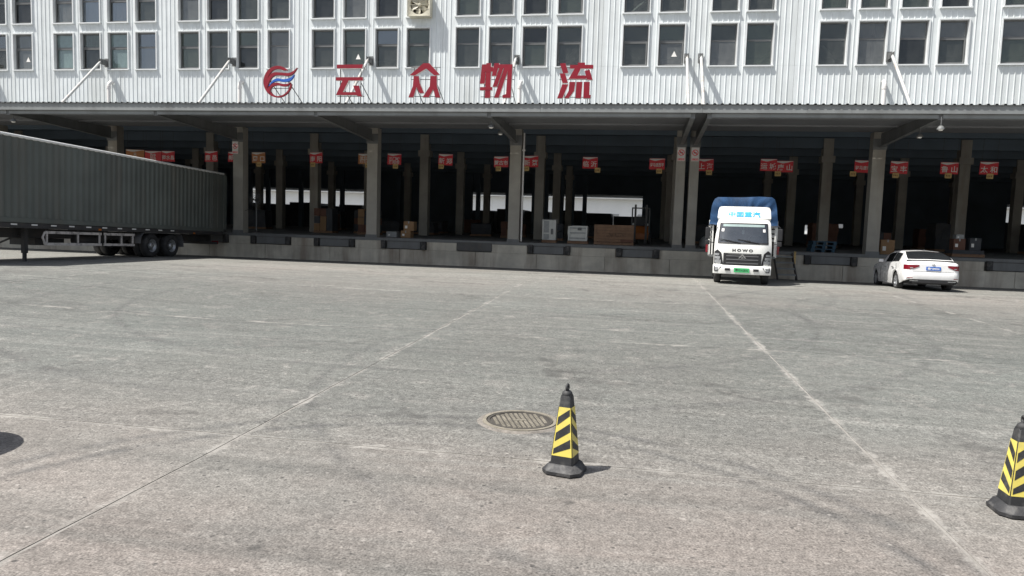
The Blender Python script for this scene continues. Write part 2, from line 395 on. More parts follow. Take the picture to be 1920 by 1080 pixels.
    t.bump(h, .55, .012)
    return t.m
M['yard'] = ground_mat('yard_concrete'); M['filler'] = ground_mat('joint_filler', True)

# ------------------------------------------------------------------ the yard
SX = [-37.7, -25.3, -12.95, -3.05, 1.9, 6.85, 11.8, 16.75, 21.7, 26.65, 31.6, 36.5]
SY = [-5.95, -.35, 5.25, 10.85, 16.45, 22.05, 28.6]
NX, NY = 15, 18
gx = [-600, -150, -70]; gy = [-300, -80, -25]
for a, b in zip(SX, SX[1:]):
    NX = round((b-a)/.33); gx += [a+(b-a)*i/NX for i in range(NX)]
for a, b in zip(SY, SY[1:]): gy += [a+(b-a)*i/NY for i in range(NY)]
gx += [SX[-1], 70, 150, 600]; gy += [SY[-1], 40, 70, 140, 300, 700]
b = MB(); nx_ = len(gx)
b.v = [(x, y, gz(x, y)-.004) for y in gy for x in gx]
for j in range(len(gy)-1):
    for i in range(nx_-1):
        inside = SX[0] <= gx[i] < SX[-1]-.01 and SY[0] <= gy[j] < SY[-1]-.01
        b.f.append((j*nx_+i, j*nx_+i+1, (j+1)*nx_+i+1, (j+1)*nx_+i)); b.mi.append(0 if inside else 1)
yard = b.build('yard_ground', [M['filler'], M['yard']], kind='structure')
for a, c in zip(SX, SX[1:]):
    for d, e in zip(SY, SY[1:]):
        b = MB(); rows = []; NX = round((c-a)/.33)
        for j in range(-1, NY+2):
            jj = min(max(j, 0), NY); row = []
            for i in range(-1, NX+2):
                ii = min(max(i, 0), NX)
                x = a+(c-a)*ii/NX; y = d+(e-d)*jj/NY; z = gz(x, y)
                g = .010
                if ii in (0, NX): x += (g + .012*mnoise.noise(Vector((x*1.7, y*4.1, 3))))*(1 if ii == 0 else -1)
                if jj in (0, NY): y += (g + .012*mnoise.noise(Vector((x*3.1, y*1.7, 8))))*(1 if jj == 0 else -1)
                if i != ii or j != jj: z -= .03
                row.append((x, y, z))
            rows.append(row)
        b.grid(rows); b.build('concrete_slab', M['yard'], yard)

# ------------------------------------------------------------------ the warehouse
YW = 28.5                      # face of the cladding
Q = 28.5/28.8
wc = [[-32.5, -31.15, -29.85, -28.5], [], [-25.16, -23.84, -22.50, -21.15], [-19.12, -17.78, -16.43, -15.03],
      [-13.07, -11.71, -10.33, -9.0], [-6.97, -5.62, -4.27, -2.91], [-.37, .98], [2.89, 4.19], [6.77, 8.12, 9.51, 10.83],
      [12.88, 14.22, 15.57, 16.92]]
wc[0] = [-31.2, -29.87, -28.52, -27.21]; wc.pop(1)
wc = [[x*Q for x in g] for g in wc]
HW = .47                       # half the window opening
Z0, Z1, Z2, Z3 = 7.90, 9.43, 9.87, 11.40
XL, XR = -36.0, 26.0
bld = thing('warehouse', 'long white ribbed metal clad logistics warehouse with dark open loading bays under a canopy', 'warehouse', (-5, 29, 0))
def P(o): # keep parts at world coordinates under the building's Empty
    o.parent = bld; o.matrix_parent_inverse = Matrix.Translation(-bld.location); return o
bld['label'] = bld['label']
def bpart(name, mb, mats, **kw): return P(mb.build(name, mats, **kw))
def spart(name, mb, mats, par, **kw):
    o = mb.build(name, mats, par, **kw); return o

def cladding(x0, x1, z0, z1, ribs=True, proud=0):
    """trapezoid ribbed sheet, closed at the back"""
    pts = [(x0, 0)]
    if ribs:
        k = math.ceil((x0+.03)/.2)
        while k*.2 + .05 < x1:
            x = k*.2
            pts += [(x-.026, 0), (x-.012, -.018), (x+.012, -.018), (x+.026, 0)]
            k += 1
    pts.append((x1, 0))
    y = YW - proud
    b = MB(); n = len(pts)
    b.add([(x, y+d, z0) for x, d in pts] + [(x, y+d, z1) for x, d in pts], [(i, i+1, n+i+1, n+i) for i in range(n-1)])
    b.add([(x0, y, z0), (x1, y, z0), (x1, y+.03, z0), (x0, y+.03, z0), (x0, y, z1), (x1, y, z1), (x1, y+.03, z1), (x0, y+.03, z1)],
          [(3, 2, 1, 0), (4, 5, 6, 7), (1, 2, 6, 5), (2, 3, 7, 6), (3, 0, 4, 7)])
    bpart('cladding_panel', b, M['cladding'])

allw = [x for g in wc for x in g]
bounds = [XL]
for g, h in zip(wc, wc[1:]): bounds.append((g[-1]+h[0])/2)
bounds.append(XR)
bounds[6] = 1.86
ZB, ZT = 5.70, 12.4
for gi, g in enumerate(wc):
    a, c = bounds[gi]+.004, bounds[gi+1]-.004
    cladding(a, c, ZB, Z0-.003)                     # below the lower windows
    cladding(a, c, Z3+.003, ZT)                     # above the upper windows
    edges = [a] + [v for x in g for v in (x-HW, x+HW)] + [c]
    for i in range(0, len(edges), 2):               # piers
        cladding(edges[i]+.001, edges[i+1]-.001, Z0, Z3)
    for x in g: cladding(x-HW+.001, x+HW-.001, Z1+.003, Z2-.003)   # spandrels
# base flashing on the canopy and cover strip of the movement joint
b = MB(); b.box(XL, XR, YW-.05, YW-.03, 5.60, 5.86); bpart('flashing', b, M['white_trim'])

# windows
fr = MB()
t_ = .045
fr.box(-HW-t_, -HW, -.05, .16, -.0, 1.53); fr.box(HW, HW+t_, -.05, .16, 0, 1.53)
fr.box(-HW-t_, HW+t_, -.05, .16, 1.53, 1.575); fr.box(-HW-t_-.02, HW+t_+.02, -.085, .16, -.045, 0)
frame_me = fr.mesh('window_frame', M['white_trim'])
tr = MB(); w2 = HW-.002
tr.box(-w2, w2, .115, .155, .90, .965); tr.box(-w2, -w2+.035, .115, .155, .002, 1.528); tr.box(w2-.035, w2, .115, .155, .002, 1.528)
tr.box(-w2+.036, w2-.036, .115, .155, .002, .05); tr.box(-w2+.036, w2-.036, .115, .155, 1.48, 1.528)
sash_me = tr.mesh('sash', M['steel_grey'])
s2 = MB(); s2.box(-w2+.04, -w2+.075, .09, .112, .05, .90); s2.box(w2-.075, w2-.04, .09, .112, .05, .90)
s2.box(-w2+.08, w2-.08, .09, .112, .05, .085); s2.box(-w2+.08, w2-.08, .09, .112, .86, .90)
slide_me = s2.mesh('sliding_sash', M['steel_grey'])
pu = MB(); pu.box(-w2+.036, w2-.036, .130, .136, .966, 1.479); pu_me = [pu.mesh('upper_pane', g_) for g_ in GL]
pl = MB(); pl.box(-w2+.036, w2-.036, .130, .136, .051, .899); pl_me = [pl.mesh('lower_pane', g_) for g_ in GL]
tri = MB(); tri.prism([(-.105, -.09), (.105, -.09), (0, .12)], -.004, 0); tri_me = tri.mesh('triangle_sticker', M['sign_white'])
rw = random.Random(4)
for g in wc:
    for x in g:
        for row, z in enumerate((Z0, Z2)):
            win = inst('window', frame_me, bld, (0, 0, 0)); win.location = Vector((x, YW, z))*K - bld.location
            inst('sash', sash_me, win); ga = rw.choice([0, 0, 1, 1, 2, 3, 4]) if x > -20 else rw.choice([0, 3, 4, 5, 5, 1]); gb = ga if rw.random() < .6 else rw.choice([0, 1, 2, 3])
            inst('pane', pu_me[ga], win); inst('pane', pl_me[gb], win)
            if rw.random() < .75: inst('sliding_sash', slide_me, win)
            if row == 0 and any(abs(x-q) < .3 for q in (-26.9, -11.6, .97)):
                inst('triangle_sticker', tri_me, win, (.12, .124, .46), label='white triangle sticker on the lower pane')
            if any(abs(x-q*Q) < .2 for q in (-25.16, -23.84)) or (row == 1 and abs(x+22.5*Q) < .2) or (row == 1 and abs(x-6.77*Q) < .2):
                cu = MB(); n = 24
                cu.grid([[(-w2+.01+2*(w2-.01)*i/n, .22+.03*math.sin(i*2.1+x), zz) for i in range(n+1)] for zz in (0.0, 1.53)])
                cu.build('curtain', M['curtain'], win, label='pale blue green curtain drawn behind the glass')
# dark rooms behind the glass
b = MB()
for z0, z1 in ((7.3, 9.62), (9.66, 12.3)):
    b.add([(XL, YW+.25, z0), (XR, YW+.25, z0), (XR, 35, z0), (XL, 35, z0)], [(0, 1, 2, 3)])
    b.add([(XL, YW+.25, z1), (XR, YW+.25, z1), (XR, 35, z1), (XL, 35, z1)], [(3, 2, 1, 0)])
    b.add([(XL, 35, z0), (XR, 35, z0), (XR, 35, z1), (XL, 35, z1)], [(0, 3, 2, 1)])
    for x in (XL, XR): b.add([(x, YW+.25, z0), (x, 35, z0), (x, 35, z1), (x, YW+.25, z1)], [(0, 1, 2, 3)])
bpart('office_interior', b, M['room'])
for xa, xb, za, zb in [(-3.6, -2.0, 7.9, 9.4), (-1.4, .3, 9.3, 7.8), (3.7, 5.5, 7.7, 9.3), (5.9, 7.6, 9.3, 7.8), (8.3, 8.3, 7.4, 9.6), (9.2, 9.2, 7.4, 9.6), (-.9, .8, 9.8, 11.3)]:
    b = MB(); b.tube([(xa, 29.3, za), (xb, 29.3, zb)], .07, 8); bpart('diagonal_brace', b, M['steel_grey'])

# canopy
CY, CB, CT = 23.3, 5.36, 5.62
CX = [-34.6, -28.7, -22.80, -16.84, -10.85, -4.88, 1.545, 2.055, 8.62, 14.5, 20.4]
can = MB(); can.box(XL, XR, 23.42, 28.44, 5.50, 5.53); can = bpart('canopy', can, M['soffit'])
def cpart(name, mb, mats, **kw): return mb.build(name, mats, can, **kw)
can.parent = None; can.parent = bld; can.matrix_parent_inverse = Matrix.Translation(-bld.location)
b = MB(); pts = []; x = XL
while x < XR:
    pts += [(x, 0), (x+.10, 0), (x+.125, .035), (x+.175, .035), (x+.20, 0)]; x += .225
b.add([(px, CY-.04, CT+pz) for px, pz in pts]+[(px, 28.44, CT+pz) for px, pz in pts], [(i, i+1, len(pts)+i+1, len(pts)+i) for i in range(len(pts)-1)])
b.add([(px, CY-.04, CT+pz) for px, pz in pts]+[(px, CY-.04, CT+pz-.012) for px, pz in pts], [(i+1, i, len(pts)+i, len(pts)+i+1) for i in range(len(pts)-1)])
cpart('corrugated_sheet', b, M['steel_grey'])
xs = [XL] + [-30.2, -22.05, -14.1, -9.4, -3.2, 1.82, 4.9, 12.2, 19] + [XR]
for a, c in zip(xs, xs[1:]):
    b = MB(); b.box(a+.003, c-.003, CY, CY+.05, CB+.03, CT-.012); b.box(a+.003, c-.003, CY-.025, CY+.05, CB+.005, CB+.03); b.box(a+.003, c-.003, CY-.02, CY+.05, CT-.03, CT-.012)
    cpart('fascia', b, M['fascia'])
for a, c in zip(CX, CX[1:]):
    if c-a < 1: continue
    b = MB(); b.box(a+.06, c-.06, CY+.06, CY+.13, 5.245, CB-.01); b.box(a+.06, c-.06, CY+.06, CY+.17, 5.235, 5.25); cpart('edge_purlin', b, M['fascia'])
    for y in (25.0, 26.7):
        b = MB(); b.box(a+.06, c-.06, y, y+.06, 5.44, 5.497); cpart('purlin', b, M['soffit'])
for x in CX:
    b = MB(); zt = 5.48
    n = [(23.40, 5.22), (28.66, 4.98)]
    b.prismx([(23.40, 5.235), (28.64, 5.00), (28.64, zt), (23.40, zt)], x-.012, x+.012)
    b.hexa([(x-.075, 23.40, 5.22), (x+.075, 23.40, 5.22), (x+.075, 28.64, 4.98), (x-.075, 28.64, 4.98)],
           [(x-.075, 23.40, 5.236), (x+.075, 23.40, 5.236), (x+.075, 28.64, 4.996), (x-.075, 28.64, 4.996)])
    b.box(x-.075, x+.075, 23.385, 23.40, 5.20, zt)
    cpart('cantilever_beam', b, M['steel_grey'])
    # stay rod with its pin bracket on the wall
    if x > -34:
        rb = MB(); rb.tube([(x, 28.14, 8.17), (x, 28.02, 8.06), (x, 25.60, 5.74)], [.035, .055, .055], 10)
        rod = cpart('stay_rod', rb, M['white_rod'], smooth=50)
        k = MB(); k.box(x-.05, x-.035, 28.04, 28.43, 8.05, 8.26); k.box(x+.035, x+.05, 28.04, 28.43, 8.05, 8.26); k.box(x-.09, x+.09, 28.43, 28.46, 7.98, 8.34)
        k.tube([(x-.08, 28.14, 8.14), (x+.08, 28.14, 8.14)], .025, 8)
        cpart('rod_bracket', k, M['steel_grey'])
        k = MB(); k.box(x-.09, x+.09, 25.4, 25.8, 5.645, 5.665); k.prismx([(25.4, 5.66), (25.8, 5.66), (25.6, 5.86)], x-.09, x-.07); k.prismx([(25.4, 5.66), (25.8, 5.66), (25.6, 5.86)], x+.07, x+.09)
        cpart('rod_bracket', k, M['steel_grey'])
for x, zt in [(-22.57, 7.25), (-16.49, 7.25), (-4.72, 7.22), (8.49, 7.20), (-28.4, 7.25), (14.2, 7.2)]:
    b = MB(); b.tube([(x, 28.27, 5.66), (x, 28.27, zt-.1), (x+.0, 28.29, zt), (x+.01, 28.36, zt+.07), (x+.02, 28.47, zt+.09)], .075, 12)
    b.tube([(x, 28.27, zt-.2), (x, 28.27, zt-.1)], .088, 12)
    bpart('drain_pipe', b, M['pipe_white'], smooth=50)
b = MB(); b.tube([(2.2, 28.36, 5.66), (2.2, 28.36, 7.0), (2.22, 28.46, 7.1)], .05, 10); bpart('drain_pipe', b, M['white_rod'], smooth=50)

# structure inside: floor, ceiling, columns, side and back walls
FZ = 1.065
b = MB(); b.box(XL, XR+10, 28.70, 60.5, FZ-.16, FZ); bpart('dock_floor', b, M['floor'])
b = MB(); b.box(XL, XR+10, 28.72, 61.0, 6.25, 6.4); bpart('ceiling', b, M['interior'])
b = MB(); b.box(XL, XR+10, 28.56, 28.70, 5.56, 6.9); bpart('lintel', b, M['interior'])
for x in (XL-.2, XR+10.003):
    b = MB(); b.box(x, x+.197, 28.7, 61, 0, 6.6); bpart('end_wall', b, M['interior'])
for xa, xc in ((XL, -35.6), (-23.05, -13.8), (.35, 27.3), (28.75, XR+10)):
    b = MB()
    if xa == .35:
        b.box(xa, xc, 60.2, 60.4, 2.75, 6.24)
        for p, q in ((.35, 13.0), (13.25, 13.4), (13.75, 14.7), (15.15, 15.3), (15.85, 27.3)): b.box(p, q, 60.2, 60.4, FZ, 2.749)
        for p, q, z0, z1 in ((13.001, 13.249, 1.75, 2.45), (13.401, 13.749, 1.65, 2.5), (14.701, 15.149, 1.9, 2.5), (15.301, 15.849, 2.3, 2.6)):
            b.box(p, q, 60.21, 60.39, FZ, z0); b.box(p, q, 60.21, 60.39, z1, 2.748)
    else: b.box(xa, xc, 60.2, 60.4, FZ, 6.24)
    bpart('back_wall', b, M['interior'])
b = MB(); b.box(XL, XR+10, 60.42, 66.0, 4.45, 4.6); bpart('added_far_canopy', b, M['interior'])  # canopy added to keep the trucks at the far dock in shade
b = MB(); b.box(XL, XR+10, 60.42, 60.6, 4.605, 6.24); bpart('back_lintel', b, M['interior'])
for y in (32.0, 36.3, 40, 44, 48, 52, 56):
    b = MB(); b.box(XL, XR+10, y-.12, y+.12, 5.75, 6.24); bpart('ceiling_beam', b, M['interior'])
colx = [-34.6, -28.7, -22.80, -16.84, -10.85, -4.88, 1.80, 8.62, 14.5, 20.4, 26.3]
for x in CX:
    w = .175 if 1 < x < 2.3 else .225
    b = MB(); b.box(x-w, x+w, 28.72, 29.16, FZ-.02, 5.55)
    c_ = bpart('column', b, M['column'], bevel=.012)
    k = MB(); k.box(x-w-.02, x+w+.02, 28.69, 28.715, 4.90, 5.30); k.build('head_plate', M['steel_grey'], c_)
    k = MB(); k.box(x-w-.02, x+w+.02, 28.69, 28.715, FZ+.002, FZ+.12); k.build('base_plate', M['steel_grey'], c_)
for yy in (36.3, 44, 52):
    for x in colx:
        b = MB(); b.box(x-.22, x+.22, yy-.22, yy+.22, FZ-.02, 6.2); c_ = bpart('column', b, M['column'])
        k = MB(); k.box(x-.3, x+.3, yy-.3, yy+.3, 5.1, 5.4); k.build('corbel', M['column'], c_)
for x, y in [(-12.6, 57), (-10.2, 57), (-8.1, 57), (-7.0, 56), (-5.9, 57), (-5.1, 57.5), (-4.1, 57), (-21, 57), (-19.2, 57), (-26.5, 57), (-29.5, 57), (-24.5, 58), (-28.2, 58), (-32.3, 57), (-31.2, 58), (-33.9, 57)]:
    b = MB(); b.box(x-.16, x+.16, y-.16, y+.16, FZ-.02, 6.2); bpart('column', b, M['interior'])
b = MB(); b.tube([(-4.56, 28.80, 1.1), (-4.56, 28.80, 5.4)], .035, 8); b.box(-4.62, -4.50, 28.76, 28.85, 4.7, 4.75); bpart('conduit', b, M['pipe_white'], smooth=50)

# loading dock face: concrete piers, leveller pits, bumpers
LV = [(-27.9, -26.0), (-24.9, -23.0), (-22.0, -20.1), (-19.0, -17.2), (-16.16, -14.34), (-13.3, -11.5), (-10.36, -8.42), (-7.16, -5.71), (-4.28, -2.55), (-.78, .90), (3.0, 4.9), (6.2, 8.1), (9.5, 11.3), (12.4, 14.2), (15.5, 17.3), (18.6, 20.4)]
dk = MB(); dk.box(XL, XR, 28.66, 28.70, -.1, FZ-.17); dock = bpart('loading_dock', dk, M['concrete_dock'])
edges = [XL] + [v for a in LV for v in a] + [XR]
def dpart(name, mb, mats, **kw): return mb.build(name, mats, dock, **kw)
rd = random.Random(11)
for i in range(0, len(edges), 2):
    b = MB(); b.box(edges[i]+.004, edges[i+1]-.004, 28.60, 28.655, .62, FZ-.115); dpart('concrete_pier', b, M['concrete_dock'], bevel=.01)
x = XL
while x < XR-.1:
    w = rd.uniform(2.4, 3.4); e = min(x+w, XR)
    b = MB(); b.box(x+.006, e-.006, 28.595, 28.655, -.08, .618); dpart('concrete_panel', b, M['concrete_dock'], bevel=.01); x = e
b = MB(); b.box(XL, XR, 28.58, 28.699, FZ-.11, FZ+.004); dpart('edge_angle', b, M['steel_grey'])
for i, (a, c) in enumerate(LV):
    b = MB(); b.box(a+.02, c-.02, 28.632, 28.65, .625, FZ-.116); dpart('leveller_pit', b, M['steel_dark'])
    big = i in (6, 8, 11)
    if i != 7:
        b = MB(); b.box(a+.27, c-.27, 28.575, 28.62, .66, .93); b.box(a+.27, c-.27, 28.555, 28.5755, .655, .685); dpart('leveller_lip', b, M['steel_grey'])
        for x in (a+.02, c-.22):
            b = MB(); q_ = rd.uniform(-.02, .02); b.box(x+q_, x+.20+q_, 28.47, 28.628, .63+q_, .97+q_); dpart('dock_bumper', b, M['rubber'], bevel=.025)
    else:
        b = MB(); b.box(a, c, 28.56, 28.628, .66, 1.0); dpart('cover_plate', b, M['steel_dark'])

# ------------------------------------------------------------------ lettering helpers
DG = None
def text_mb(body, size, depth=.002, bold=.0, sx=1.0, extr=True):
    """built-in font turned into a flat mesh centred on the origin, standing in XZ and facing -Y"""
    cu = bpy.data.curves.new('text', 'FONT'); cu.body = body; cu.size = size; cu.align_x = 'CENTER'; cu.align_y = 'CENTER'
    cu.offset = bold; cu.extrude = 0; cu.resolution_u = 3
    o = bpy.data.objects.new('text', cu); COL.objects.link(o)
    dg = bpy.context.evaluated_depsgraph_get(); me = bpy.data.meshes.new_from_object(o.evaluated_get(dg))
    b = MB()
    if len(me.vertices):
        xs = [v.co.x for v in me.vertices]; ys = [v.co.y for v in me.vertices]
        cx, cy = (min(xs)+max(xs))/2, (min(ys)+max(ys))/2
        b.v = [((v.co.x-cx)*sx, 0, v.co.y-cy) for v in me.vertices]
        b.f = [list(p.vertices) for p in me.polygons]; b.mi = [0]*len(b.f)
    bpy.data.objects.remove(o); bpy.data.curves.remove(cu); bpy.data.meshes.remove(me)
    return b
def moved(b, dx, dy, dz):
    b.v = [(x+dx, y+dy, z+dz) for x, y, z in b.v]; return b

# ------------------------------------------------------------------ roof letters on the canopy
LY = 23.5
s = 1.05/305
def zp(x0, y0, k=s, flip=True): return lambda pts: [((x-x0)*k, (y0-y)*k) for x, y in pts]
def fatten(p, d):
    n = len(p); ar = sum(p[i][0]*p[(i+1) % n][1]-p[(i+1) % n][0]*p[i][1] for i in range(n))
    if ar < 0: p = p[::-1]
    out = []
    for i in range(n):
        a, b_, c_ = Vector(p[i-1]), Vector(p[i]), Vector(p[(i+1) % n])
        e1, e2 = (b_-a).normalized(), (c_-b_).normalized()
        n1, n2 = Vector((e1.y, -e1.x)), Vector((e2.y, -e2.x)); q = n1+n2
        q = q/max(.6, q.dot(n1)); out.append(tuple(b_+q*d))
    return out
def letter(name, label, X, zc, outlines, legs, w, mats='red_letter', height=1.04):
    t = thing(name, label, 'sign letter', (X, LY, CT), 0, 'roof letters on the canopy')
    k = MB()
    for x in legs:
        k.bar((x, .07, 0), (x, .07, zc-CT+.42), .022, .022)
        k.bar((x, .08, .72+zc-6.39), (x+.02, 1.45, .02), .02, .02)
    k.bar((legs[0]-.12, .085, zc-CT-.50), (legs[-1]+.12, .085, zc-CT-.50), .018, .018); k.bar((legs[0]-.12, .085, zc-CT+.05), (legs[-1]+.12, .085, zc-CT+.05), .018, .018)
    k.bar((legs[0]-.12, .085, zc-CT+.44), (legs[-1]+.12, .085, zc-CT+.44), .018, .018)
    k.build('stand', M['steel_dark'], t)
    for i, (pts, mm) in enumerate(outlines):
        b = MB(); y0 = -.05-.0022*i
        pts = fatten(pts, .013); pp = [(x, z+zc-CT) for x, z in pts]
        b.prism(pp, y0, .06+.0013*i); b.mi = [0] + [1]*(len(b.f)-1)
        b.build('stroke', [M[mm], M['letter_edge']], t)
    return t
z_ = zp(995, 270)
letter('roof_letter', 'red letter 云 standing on the canopy, first character right of the round emblem', -9.70, 6.40,
       [(z_(p), 'red_letter') for p in ([(868, 122), (1128, 122), (1122, 150), (868, 150)], [(860, 242), (1130, 242), (1130, 266), (860, 266)],
        [(930, 267), (987, 267), (925, 384), (1075, 384), (1075, 405), (864, 405)], [(1040, 322), (1092, 322), (1122, 420), (1076, 412)])], (-.36, .36), 1)
z_ = zp(1750, 272)
letter('roof_letter', 'red letter 众 with a roof shaped top standing on the canopy, second of the four characters', -7.10, 6.40,
       [(z_(p), 'red_letter') for p in ([(1608, 222), (1738, 116), (1795, 116), (1894, 216), (1850, 224), (1766, 158), (1652, 224)],
        [(1648, 236), (1690, 236), (1702, 300), (1744, 388), (1706, 390), (1674, 330), (1641, 428), (1600, 428), (1640, 330)],
        [(1814, 236), (1868, 236), (1872, 330), (1906, 430), (1866, 430), (1840, 350), (1796, 428), (1742, 428), (1808, 330)])], (-.38, .38), 1)
s8 = 1.05/465
z_ = zp(330, 415, s8)
letter('roof_letter', 'red letter 物 standing on the canopy beside a white stay rod, third of the four characters', -4.70, 6.39,
       [(z_(p), 'red_letter') for p in ([(125, 195), (178, 195), (160, 455), (100, 455)], [(188, 178), (246, 178), (246, 655), (178, 655)],
        [(150, 240), (280, 232), (280, 285), (150, 290)], [(104, 515), (272, 515), (272, 548), (104, 548)],
        [(305, 180), (365, 180), (325, 347), (275, 347)], [(340, 198), (558, 198), (558, 240), (340, 240)],
        [(385, 235), (432, 235), (345, 500), (290, 500)], [(455, 235), (507, 235), (375, 652), (318, 652)],
        [(505, 235), (558, 235), (546, 655), (438, 655), (438, 628), (488, 612)])], (-.40, .46), 1)
z_ = zp(1505, 402, s8)
letter('roof_letter', 'red letter 流 standing on the canopy, rightmost of the four characters', -2.14, 6.38,
       [(z_(p), 'red_letter') for p in ([(1290, 172), (1355, 168), (1397, 292), (1335, 297)], [(1290, 310), (1355, 310), (1397, 430), (1332, 432)],
        [(1330, 460), (1402, 460), (1330, 642), (1268, 642)],
        [(1540, 163), (1628, 163), (1628, 194), (1745, 194), (1745, 234), (1572, 234), (1527, 338), (1650, 340), (1650, 376), (1420, 376), (1500, 234), (1430, 234), (1430, 194), (1540, 194)],
        [(1640, 272), (1700, 264), (1742, 390), (1672, 386)],
        [(1430, 428), (1502, 428), (1490, 545), (1422, 642), (1374, 642), (1425, 548)], [(1530, 428), (1602, 428), (1592, 642), (1524, 642)],
        [(1634, 428), (1706, 428), (1706, 608), (1726, 608), (1722, 642), (1634, 642)])], (-.40, .40), 1)
z_ = zp(262, 278, 1.05/318)
ring = []
outer = []; inner = []
for i in range(0, 65):
    a = R(48 + i*(352-48)/64.0)         # from upper right over the top, left, bottom to the right
    th = 30 if a < R(100) else (30+16*sm((math.degrees(a)-100)/70) if a < R(200) else 46-32*sm((math.degrees(a)-200)/70))
    if math.degrees(a) < 62: th = 8+22*sm((math.degrees(a)-48)/14)
    ro = 160
    outer.append((255+ro*math.cos(a)*.98, 278-ro*math.sin(a))); inner.append((255+(ro-th)*math.cos(a)*.98, 278-(ro-th)*math.sin(a)))
emb = thing('round_emblem', 'round red emblem with a blue swoosh standing on the canopy left of the red letters', 'emblem', (-12.26, LY, CT), 0, 'roof letters on the canopy')
def strip_part(name, up_, lo, mm, y0, par, zoff):
    b = MB(); n = len(up_)
    A = z_(up_); B = z_(lo); vs = []; fs = []
    for y in (y0, y0+.09):
        vs += [(x, y, z+zoff) for x, z in A] + [(x, y, z+zoff) for x, z in B]
    for i in range(n-1):
        fs += [(i, i+1, n+i+1, n+i), (2*n+i+1, 2*n+i, 3*n+i, 3*n+i+1), (i+1, i, 2*n+i, 2*n+i+1), (n+i, n+i+1, 3*n+i+1, 3*n+i)]
    fs += [(0, n, 3*n, 2*n), (n-1, 3*n-1, 4*n-1, 2*n-1)]
    b.add(vs, fs); bm = b.build(name, M[mm], par)
    bb = bmesh.new(); bb.from_mesh(bm.data); bmesh.ops.recalc_face_normals(bb, faces=bb.faces); bb.to_mesh(bm.data); bb.free()
zo = 6.37-CT
strip_part('ring', outer, inner, 'red_letter', -.05, emb, zo)
def curve(pts, n=24):
    out = []
    for i in range(n+1):
        t = i/n*(len(pts)-1); k = min(int(t), len(pts)-2); f = t-k
        p0, p1, p2, p3 = pts[max(k-1, 0)], pts[k], pts[k+1], pts[min(k+2, len(pts)-1)]
        out.append(tuple(.5*((2*p1[d])+(p2[d]-p0[d])*f+(2*p0[d]-5*p1[d]+4*p2[d]-p3[d])*f*f+(3*p1[d]-p0[d]-3*p2[d]+p3[d])*f**3) for d in (0, 1)))
    return out
strip_part('swoosh', curve([(130, 330), (152, 240), (205, 188), (290, 186), (375, 192), (430, 172), (470, 138)]), curve([(142, 336), (172, 262), (220, 218), (290, 214), (375, 220), (430, 196), (470, 142)]), 'red_letter', -.062, emb, zo)
strip_part('swoosh', curve([(158, 322), (200, 268), (255, 244), (315, 254), (375, 246), (412, 232), (436, 208)]), curve([(164, 324), (206, 286), (258, 272), (315, 280), (378, 276), (414, 252), (438, 212)]), 'blue_letter', -.06, emb, zo)
strip_part('swoosh', curve([(150, 395), (162, 335), (195, 300), (250, 288), (310, 300), (365, 300), (398, 286)]), curve([(168, 405), (178, 352), (205, 325), (255, 315), (310, 325), (360, 322), (400, 292)]), 'red_letter', -.058, emb, zo)
k = MB()
for x in (-.33, .33): k.bar((x, .07, 0), (x, .07, .95), .022, .022); k.bar((x, .08, .75), (x+.02, 1.45, .02), .02, .02)
k.bar((-.45, .085, .55), (.45, .085, .55), .018, .018); k.build('stand', M['steel_dark'], emb)

# ------------------------------------------------------------------ red destination signs hanging in the hall
SG = [  # x centre, text lines, tag offset or None, main colour, label
 (-24.18, ['天', '津'], None, 'sign_orange', 'orange brown hanging sign above the container roof, leftmost of a run of three signs'),
 (-23.21, ['西华', '扶沟'], None, 'sign_red', 'red hanging sign above the container roof, middle one of a run of three signs'),
 (-22.40, ['商水县'], None, 'sign_red', 'red hanging sign at the right end of a run of three signs above the container'),
 (-20.14, ['鹿邑'], None, 'sign_red', 'red hanging sign alone in the dark between the container end and the placarded column'),
 (-18.95, ['郸城'], None, 'sign_red', 'red hanging sign half hidden behind the left column with a smoking placard'),
 (-17.70, ['周口'], 0.02, 'sign_orange', 'faded brownish sign with a small tag just right of the left placarded column'),
 (-14.82, ['南阳'], -.16, 'sign_red', 'red hanging sign in front of an inner column over the bright far doorways'),
 (-12.42, ['沈丘县', '项城市'], .12, 'sign_orange', 'brownish two line sign half hidden by the column between 云 and 众'),
 (-11.04, ['三门峡', '洛阳市'], .08, 'sign_red', 'red two line sign with a tag, right of the column below 云 and 众'),
 (-8.63, ['新郑'], -.18, 'sign_red', 'red sign with lower left tag, right of an inner column below letter 众'),
 (-6.07, ['蒙古市'], -.12, 'sign_red', 'red hanging sign with three characters left of the column with a grey conduit'),
 (-4.73, ['新蔡'], -.20, 'sign_red', 'red hanging sign squeezed between the conduit column and an inner column'),
 (-2.14, ['临沂'], .34, 'sign_red', 'red hanging sign with pale tag off its lower right corner, above wrapped goods'),
 (.73, ['驻马店西平'], .10, 'sign_red', 'red hanging sign with a row of narrow characters left of the twin columns'),
 (2.76, ['上海'], .14, 'sign_red', 'red hanging sign touching the right side of the twin columns, tag covering its last character'),
 (5.30, ['运城'], None, 'sign_red', 'red hanging sign without tag, left one of a touching pair above the truck'),
 (5.96, ['唐山'], -.26, 'sign_red', 'red hanging sign with a yellow tag, right one of a touching pair above the truck'),
 (9.01, ['驻马店市'], -.36, 'sign_red', 'red hanging sign with four characters clipped by the column left of the white car'),
 (10.38, ['宝丰'], -.10, 'sign_red', 'red hanging sign just right of the column beside the white car'),
 (12.27, ['鲁山'], -.02, 'sign_red', 'red hanging sign with a yellow tag under it, second sign from the right'),
 (13.72, ['太和'], .06, 'sign_red', 'rightmost red hanging sign with a pale tag below it'),
]
rs = random.Random(5)
